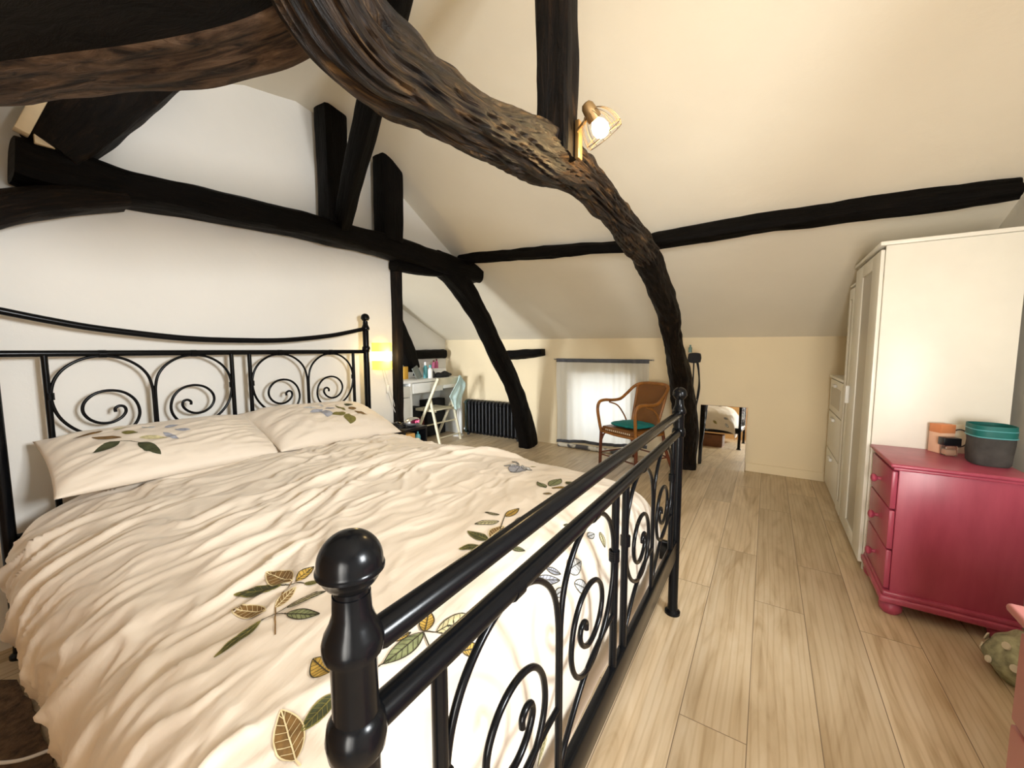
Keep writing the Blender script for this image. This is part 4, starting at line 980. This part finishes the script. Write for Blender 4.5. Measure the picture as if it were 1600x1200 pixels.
# ------------------------------------------------------------------ curtain
bm = B(); tube(bm, [(-2.28, 4.565, 1.108), (-1.07, 4.565, 1.108)], 0.0055, 8)
rodo = build('curtain_rod', bm, M['bandgrey']); tag(rodo, 'thin curtain rod above the white curtain on the low wall', 'rod')
for x in (-2.285, -1.065):
    bm = B(); lathe(bm, [(0, -0.012), (0.009, -0.009), (0.011, 0), (0.009, 0.009), (0, 0.012)], (x, 4.565, 1.108), 12, axis=(1, 0, 0)); build('finial', bm, M['chrome'], rodo)
ct = thing('curtain', 'white translucent curtain with a slate top band over the low window', 'curtain', (-1.67, 4.555, 0.05))
def cy(x, z):
    s = x*26 + 2.0*math.sin(x*5.1)
    f = 0.5+0.5*min(1, (1.1-z))
    return 4.556 + 0.014*f*math.sin(s) + 0.005*math.sin(s*2.7+z*2)
def sheet(z0f, z1f, nx, nz, mat, name, off=0.0, x0=-2.245, x1=-1.105):
    bm = B(); g = {}
    for i in range(nx+1):
        for j in range(nz+1):
            x = x0+(x1-x0)*i/nx; a, b = z0f(x), z1f(x); z = a+(b-a)*j/nz
            xx = x + 0.012*math.sin(z*5)*(1 if i == 0 else 0)
            g[i, j] = bm.verts.new(Vector((xx, cy(x, z)+off, z)) - Vector((-1.67, 4.555, 0.05)))
    for i in range(nx):
        for j in range(nz): bm.faces.new((g[i, j], g[i+1, j], g[i+1, j+1], g[i, j+1]))
    o = build(name, bm, mat, ct, autosmooth=False)
    return o
bot = lambda x: 0.045+0.055*(x+2.245)/1.14 + 0.006*math.sin(x*9)
sheet(lambda x: bot(x)+0.035, lambda x: 1.075, 180, 14, M['curtain'], 'curtain_cloth')
o = sheet(lambda x: 1.072, lambda x: 1.117, 180, 3, M['bandgrey'], 'top_band', -0.004); o.modifiers.new('t', 'SOLIDIFY').thickness = 0.006
o = sheet(lambda x: bot(x), lambda x: bot(x)+0.037, 180, 2, M['bandgrey'], 'hem_band', -0.002); o.modifiers.new('t', 'SOLIDIFY').thickness = 0.004
bm = B()
pts = catmull([(-2.20, 4.515, 0.026), (-2.0, 4.512, 0.028), (-1.85, 4.505, 0.03), (-1.68, 4.513, 0.026), (-1.48, 4.508, 0.028), (-1.25, 4.513, 0.026)], 8)
tube(bm, pts, [0.026 if (i//5) % 2 else 0.0255 for i in range(len(pts))], 12)
def stripe():
    m, nt, b = new_mat('striped_towel')
    v = coords(nt, 'Object'); f = noisetex(nt, v, 7, 2)
    nt.links.new(ramp(nt, f, [(0.44, (0.72, 0.69, 0.60)), (0.52, (0.10, 0.10, 0.11))]), b.inputs['Base Color']); b.inputs['Roughness'].default_value = 0.85; return m
tag(build('draught_excluder', bm, stripe()), 'grey and white rolled cloth on the floor below the curtain', 'cloth')

# ------------------------------------------------------------------ rattan chair
rc = thing('rattan_chair', 'honey brown rattan armchair in front of the white curtain', 'chair', (-1.145, 4.12, 0), -0.47)
CN, DC = M['cane'], M['darkcane']
def cane(name, pts, r, mat=CN, n=8, seg=10):
    bm = B(); tube(bm, catmull(pts, n), r, seg); return build(name, bm, mat, rc)
for s in (-1, 1):
    cane('front_leg', [(s*0.245, -0.225, 0), (s*0.245, -0.222, 0.2), (s*0.24, -0.22, 0.40)], 0.017, DC)
    cane('rear_leg', [(s*0.255, 0.30, 0), (s*0.225, 0.235, 0.2), (s*0.205, 0.20, 0.40)], 0.017, DC)
    cane('leg_brace', [(s*0.235, -0.222, 0.25), (s*0.21, -0.222, 0.33), (s*0.14, -0.222, 0.365)], 0.007, DC)
    cane('leg_brace', [(s*0.245, -0.215, 0.25), (s*0.24, -0.17, 0.33), (s*0.23, -0.10, 0.365)], 0.007, DC)
    cane('side_stretcher', [(s*0.245, -0.222, 0.135), (s*0.245, 0.0, 0.13), (s*0.24, 0.265, 0.12)], 0.008, DC)
    cane('arm_brace', [(s*0.252, -0.10, 0.665), (s*0.25, 0.02, 0.62), (s*0.235, 0.10, 0.52), (s*0.225, 0.15, 0.42)], 0.008)
cane('front_stretcher', [(-0.245, -0.222, 0.115), (0, -0.222, 0.115), (0.245, -0.222, 0.115)], 0.008, DC); cane('rear_stretcher', [(-0.24, 0.265, 0.12), (0, 0.265, 0.12), (0.24, 0.265, 0.12)], 0.008, DC)
half = [(0.24, -0.225, 0.37), (0.25, -0.245, 0.48), (0.258, -0.26, 0.60), (0.26, -0.235, 0.672), (0.26, -0.16, 0.69), (0.258, -0.05, 0.682), (0.252, 0.06, 0.69), (0.243, 0.15, 0.745), (0.225, 0.235, 0.815), (0.185, 0.285, 0.85), (0.10, 0.315, 0.862)]
hoop = half + [(0, 0.322, 0.864)] + [(-x, y, z) for x, y, z in reversed(half)]
cane('arm_hoop', hoop, 0.0165, CN, 8, 12)
# woven back
bm = B(); g = {}
nu, nv = 18, 16
for k in (0, 1):
    for i in range(nu+1):
        for j in range(nv+1):
            u = -1+2*i/nu; v = j/nv
            wv_ = 0.165+0.035*v; x = u*wv_
            y = 0.185+0.13*v - 0.035*u*u + 0.045*(1-u*u)*0 + 0.012*k
            z = 0.40+0.455*v - 0.012*u*u*v
            g[k, i, j] = bm.verts.new((x, y, z))
for i in range(nu):
    for j in range(nv):
        for k in (0, 1): bm.faces.new((g[k, i, j], g[k, i+1, j], g[k, i+1, j+1], g[k, i, j+1]))
for j in range(nv):
    for i in (0, nu): bm.faces.new((g[0, i, j], g[0, i, j+1], g[1, i, j+1], g[1, i, j]))
for i in range(nu):
    for j in (0, nv): bm.faces.new((g[0, i, j], g[0, i+1, j], g[1, i+1, j], g[1, i, j]))
build('woven_back', bm, M['weave'], rc)
for s in (-1, 1): cane('back_stile', [(s*0.165, 0.152, 0.40), (s*0.185, 0.215, 0.62), (s*0.20, 0.28, 0.845)], 0.013)
# woven seat
bm = B(); box(bm, (-0.235, -0.225, 0.355), (0.235, 0.20, 0.425), 0.022, 3); build('woven_seat', bm, M['weave'], rc)
bm = B()
for i in range(13): box(bm, (-0.17+0.027*i, -0.2275, 0.385), (-0.17+0.027*i+0.012, -0.223, 0.402), 0.001)
build('binding_strip', bm, M['paper'], rc)
bm = B(); tube(bm, catmull([(-0.235, -0.225, 0.365), (0.0, -0.238, 0.36), (0.235, -0.225, 0.365)], 6), 0.012, 10); tube(bm, [(-0.237, -0.22, 0.365), (-0.225, 0.2, 0.365)], 0.012, 10); tube(bm, [(0.237, -0.22, 0.365), (0.225, 0.2, 0.365)], 0.012, 10); build('seat_rim', bm, CN, rc)
Rz = Matrix.Rotation(-0.47, 4, 'Z'); Rz.translation = (-1.145, 4.12, 0)
bm = B(); t = B(); bmesh.ops.create_uvsphere(t, u_segments=40, v_segments=16, radius=1)
for v in t.verts:
    c = v.co; a = math.atan2(c.y, c.x); rr = math.hypot(c.x, c.y)
    q = (abs(math.cos(a))**4+abs(math.sin(a))**4)**(-0.25)
    v.co = Vector((c.x*q*0.195, c.y*q*0.175-0.015, 0.452+c.z*0.03*(1+0.15*math.sin(a*9)*rr)))
merge(bm, t, Rz); tag(build('seat_cushion', bm, M['teal']), 'flat teal cushion on the rattan armchair', 'cushion')

# ------------------------------------------------------------------ mirror on the floor
mr = thing('leaning_mirror', 'frameless mirror leaning on the low wall beside the black curved post', 'mirror', (-0.36, 4.585, 0))
bm = B(); box(bm, (-0.21, -0.004, 0.0), (0.214, 0.0, 0.645), 0.0); o = build('glass', bm, M['mirror'], mr, smooth=False); o.rotation_euler = (-0.07, 0, 0); o.location = (0, -0.042, 0)
bm = B(); box(bm, (-0.212, 0.0005, 0.0), (0.216, 0.008, 0.647), 0.001); o2 = build('backing', bm, M['brownbox'], mr, smooth=False); o2.rotation_euler = (-0.07, 0, 0); o2.location = (0, -0.042, 0)

# black bag with straps on the curved post
bgx = thing('shoulder_bag', 'black bag with long hanging straps on the curved post above the mirror', 'bag', (-0.60, 4.24, 1.20))
bm = B(); t = B(); bmesh.ops.create_cube(t, size=1); bmesh.ops.subdivide_edges(t, edges=t.edges[:], cuts=5, use_grid_fill=True)
for v in t.verts:
    c = v.co; v.co = Vector((c.x*0.115*(1-0.25*abs(c.z)), c.y*0.09, -0.055+c.z*0.10*(1-0.3*c.x*c.x*2)))
merge(bm, t); o = build('pouch', bm, M['blackfabric'], bgx); o.modifiers.new('s', 'SUBSURF').levels = 1
for dx, w, ln in ((-0.005, 0.0, 0.62), (0.02, 0.035, 0.55), (0.03, 0.02, 0.46)):
    bm = B(); pts = catmull([(dx, 0, -0.09), (dx+w*0.6, -0.005, -ln*0.35), (dx+w, -0.01, -ln*0.65), (dx+w*0.2, 0, -ln)], 8)
    tube(bm, pts, 0.0065, 8); build('strap', bm, M['blackfabric'], bgx)
bottle('small_can', -0.642, 4.24, 1.197, 0.017, 0.075, M['greenish'], M['greenish'], 'small grey green bottle on top of the black hanging bag')

# ------------------------------------------------------------------ wardrobe and white chest
wd = thing('wardrobe', 'tall white wardrobe with a frosted door panel behind the burgundy chest', 'wardrobe', (0.73, 3.26, 0))
WO = Vector((0.73, 3.26, 0))
def wb(name, a, b, mat=M['whitepaint'], bev=0.003, par=wd):
    bm = B(); box(bm, Vector(a)-WO, Vector(b)-WO, bev); return build(name, bm, mat, par)
wb('side_panel', (0.497, 2.847, 0.0), (0.985, 2.865, 1.767)); wb('side_panel', (0.497, 3.555, 0.0), (0.985, 3.572, 1.767)); wb('back_panel', (0.972, 2.866, 0.02), (0.985, 3.554, 1.76))
wb('top_panel', (0.472, 2.835, 1.768), (0.985, 3.576, 1.788)); wb('plinth', (0.51, 2.866, 0.0), (0.53, 3.554, 0.05))
def door_frame(y0, y1, pa, pb, ztop, par=None):
    par = par or wd
    bm = B()
    for a, b in (((0.480, y0, 0.035), (0.4965, pa, ztop)), ((0.480, pb, 0.035), (0.4965, y1, ztop)), ((0.480, pa, 0.035), (0.4965, pb, 0.115)), ((0.480, pa, ztop-0.075), (0.4965, pb, ztop))):
        box(bm, Vector(a)-WO, Vector(b)-WO, 0.002)
    d = build('door', bm, M['whitepaint'], par)
    bm = B(); box(bm, Vector((0.4865, pa, 0.115))-WO, Vector((0.4925, pb, ztop-0.075))-WO); build('frosted_panel', bm, M['frost'], d, smooth=False)
    return d
door_frame(2.862, 3.552, 3.055, 3.325, 1.75)
bm = B(); box(bm, Vector((0.458, 3.50, 0.86))-WO, Vector((0.480, 3.515, 0.98))-WO, 0.004); build('handle', bm, M['white'], wd)
wn2 = thing('narrow_cupboard', 'narrow white cupboard squeezed between the wardrobe and the white chest', 'cupboard', (0.73, 3.67, 0)); WO = Vector((0.73, 3.67, 0))
wb('carcass', (0.498, 3.58, 0.0), (0.985, 3.77, 1.665), par=wn2); wb('top_panel', (0.48, 3.578, 1.6655), (0.985, 3.772, 1.68), par=wn2)
door_frame(3.585, 3.765, 3.64, 3.71, 1.65, wn2)
wc = thing('white_chest', 'white chest of drawers with a frosted top drawer beyond the wardrobe', 'chest of drawers', (0.74, 4.15, 0))
WO = Vector((0.74, 4.15, 0))
wb('carcass', (0.50, 3.80, 0.0), (0.985, 4.50, 0.98), par=wc); wb('top_panel', (0.475, 3.795, 0.981), (0.985, 4.505, 1.0), par=wc)
for k, (za, zb) in enumerate(((0.70, 0.97), (0.37, 0.69), (0.04, 0.36))):
    dr = wb('drawer', (0.484, 3.81, za), (0.4995, 4.49, zb), par=wc)
    if k == 0: wb('frosted_panel', (0.4815, 3.90, za+0.05), (0.4838, 4.40, zb-0.06), M['frost'], 0.0, par=dr)
    wb('handle', (0.462, 4.10, zb-0.055), (0.4835, 4.24, zb-0.03), M['white'], 0.006, par=dr)

# ------------------------------------------------------------------ burgundy chest of drawers
def chest(name, label, x0, x1, y0, y1, h, mat, frontx, feet=True, knobs=True):
    O_ = Vector(((x0+x1)/2, (y0+y1)/2, 0)); c = thing(name, label, 'chest of drawers', O_)
    def cb(nm, a, b, bev=0.004, par=c, m=mat):
        bm = B(); box(bm, Vector(a)-O_, Vector(b)-O_, bev); return build(nm, bm, m, par)
    cb('carcass', (x0+0.022, y0+0.012, 0.10), (x1, y1-0.012, h-0.03), 0.003)
    bm = B(); box(bm, Vector((x0-0.012, y0-0.014, h-0.018))-O_, Vector((x1, y1+0.014, h))-O_, 0.008, 3); box(bm, Vector((x0, y0-0.004, h-0.031))-O_, Vector((x1, y1+0.004, h-0.0175))-O_, 0.005, 2); build('top', bm, mat, c)
    bm = B(); box(bm, Vector((x0-0.014, y0-0.012, 0.062))-O_, Vector((x1, y1+0.012, 0.092))-O_, 0.008, 3); box(bm, Vector((x0-0.004, y0-0.003, 0.091))-O_, Vector((x1, y1+0.003, 0.112))-O_, 0.006, 2); build('plinth', bm, mat, c)
    for fx in (x0+0.035, x1-0.04):
        for fy in (y0+0.04, y1-0.04):
            bm = B(); lathe(bm, [(0, 0), (0.028, 0), (0.040, 0.015), (0.043, 0.033), (0.036, 0.055), (0.025, 0.063), (0, 0.064)], Vector((fx, fy, 0))-O_, 20); build('bun_foot', bm, mat, c)
    zs = [(0.118, 0.300), (0.308, 0.490), (0.498, h-0.040)]
    for za, zb in zs:
        dr = cb('drawer', (x0, y0+0.018, za), (x0+0.0215, y1-0.018, zb), 0.005)
        kn = [y0+(y1-y0)*0.5] if y1-y0 < 0.5 else [y0+(y1-y0)*0.25, y0+(y1-y0)*0.75]
        for ky in kn:
            bm = B(); lathe(bm, [(0.009, 0), (0.009, 0.012), (0.017, 0.018), (0.021, 0.026), (0.018, 0.034), (0.008, 0.038), (0, 0.038)], Vector((x0, ky, (za+zb)/2))-O_, 18, axis=(-1, 0, 0)); build('knob', bm, mat, dr)
    return c
chest('burgundy_chest', 'glossy burgundy chest of three drawers in front of the white wardrobe', 0.502, 0.925, 2.405, 2.83, 0.715, M['burgundy'], 0)
chest('rose_chest', 'dusty rose chest of drawers cut off at the right edge of the photo', 0.438, 0.95, 0.35, 1.165, 0.722, M['rose'], 0)
# on top of the burgundy chest
fb = thing('foundation_bottle', 'small glass cosmetic bottle with a black cap on the burgundy chest', 'bottle', (0.758, 2.725, 0.7155), 0.3)
bm = B(); box(bm, (-0.025, -0.018, 0), (0.025, 0.018, 0.05), 0.006, 3); build('body', bm, M['glass'], fb)
bm = B(); box(bm, (-0.019, -0.012, 0.006), (0.019, 0.012, 0.03), 0.003); build('liquid', bm, M['peach'], fb)
bm = B(); box(bm, (-0.034, -0.02, 0.0505), (0.034, 0.02, 0.088), 0.003); build('cap', bm, M['blackplastic'], fb)
ob = thing('orange_box', 'small orange and peach card box behind the black-capped bottle', 'box', (0.748, 2.795, 0.7155), 0.5)
bm = B(); box(bm, (-0.033, -0.03, 0), (0.033, 0.03, 0.142), 0.002); build('carton', bm, M['peach'], ob)
bm = B(); box(bm, (-0.0335, -0.0305, 0.1), (0.0335, 0.0305, 0.1425), 0.002); build('orange_band', bm, M['orange'], ob)
cd = thing('printed_card', 'cream square card with a dark ring printed on it, beside the fabric basket', 'card', (0.812, 2.812, 0.7155), 0.12)
bm = B(); box(bm, (-0.05, -0.004, 0), (0.055, 0.004, 0.142), 0.001); o = build('card', bm, M['paper'], cd)
bm = B(); tube(bm, [(0.0+0.033*math.cos(a), -0.0042, 0.075+0.043*math.sin(a)) for a in [PI*0.28+1.62*PI*k/26 for k in range(27)]], 0.003, 6); build('ring_print', bm, M['greyfabric'], cd)
fb2 = thing('fabric_basket', 'grey fabric basket with a teal rim on the burgundy chest', 'basket', (0.853, 2.62, 0.7155))
bm = B()
def sq_ring(r, z, seg=40, wob=0.0):
    out = []
    for k in range(seg):
        a = 2*PI*k/seg; q = (abs(math.cos(a))**3+abs(math.sin(a))**3)**(-1/3)
        w_ = 1+wob*math.sin(5*a+z*40)
        out.append(Vector((0.93*r*q*math.cos(a)*w_, r*q*math.sin(a)*w_*1.05, z)))
    return out
def shell(bm, rows, mi=0):
    R = [[bm.verts.new(p) for p in r] for r in rows]
    for a, b in zip(R, R[1:]):
        for k in range(len(a)): bm.faces.new((a[k], a[(k+1) % len(a)], b[(k+1) % len(b)], b[k])).material_index = mi
    return R
R = shell(bm, [sq_ring(r, z, wob=w) for r, z, w in ((0.062, 0.0, 0), (0.068, 0.01, 0.02), (0.071, 0.05, 0.035), (0.072, 0.10, 0.025), (0.073, 0.125, 0.01), (0.069, 0.125, 0.01), (0.066, 0.03, 0.01))])
bm.faces.new(R[0]); bm.faces.new(R[-1]); build('basket_body', bm, M['greyfabric'], fb2)
bm = B(); shell(bm, [sq_ring(r, z, wob=0.01) for r, z in ((0.0745, 0.128), (0.076, 0.150), (0.075, 0.178), (0.071, 0.178), (0.0705, 0.128), (0.0745, 0.128))]); build('teal_rim', bm, M['tealtrim'], fb2)
bm = B(); tube(bm, [p for p in sq_ring(0.0755, 0.1275, wob=0.01)], 0.003, 6, closed=True); tube(bm, [p for p in sq_ring(0.0755, 0.158, wob=0.01)], 0.0025, 6, closed=True); build('piping', bm, M['cyan'], fb2)
# floral bag on the floor
fg = thing('floral_bag', 'sage green flowered cloth bag slumped on the floor between the two chests', 'bag', (0.86, 2.17, 0))
bm = B(); t = B(); bmesh.ops.create_uvsphere(t, u_segments=40, v_segments=24, radius=1)
for v in t.verts:
    c = v.co; f = 0.9+0.12*noise.noise(c*2.2)+0.06*math.sin(c.x*9+c.z*5)*max(0, c.z)
    taper = 1-0.45*max(0, c.z)**1.5
    v.co = Vector((c.x*0.12*f*taper, c.y*0.13*f*taper, max(0, 0.085+c.z*0.115*f)))
merge(bm, t); build('body', bm, M['floral'], fg)
bm = B()
for k in range(11):
    a = random.uniform(PI*0.75, PI*1.75); zz = random.uniform(0.05, 0.17)
    rr = 0.118*(1-0.28*max(0, (zz-0.085)/0.1)) 
    lathe(bm, [(0, 0), (0.014, 0.001), (0.012, 0.005), (0, 0.006)], (rr*math.cos(a)*0.95, rr*math.sin(a)*1.03, zz), 10, axis=(math.cos(a), math.sin(a), 0.25))
build('flower_print', bm, M['sage_pale'], fg)
bm = B(); tube(bm, catmull([(-0.06, -0.12, 0.12), (0.0, -0.14, 0.11), (0.06, -0.125, 0.115)], 6), 0.006, 8); build('zip', bm, M['blackfabric'], fg)
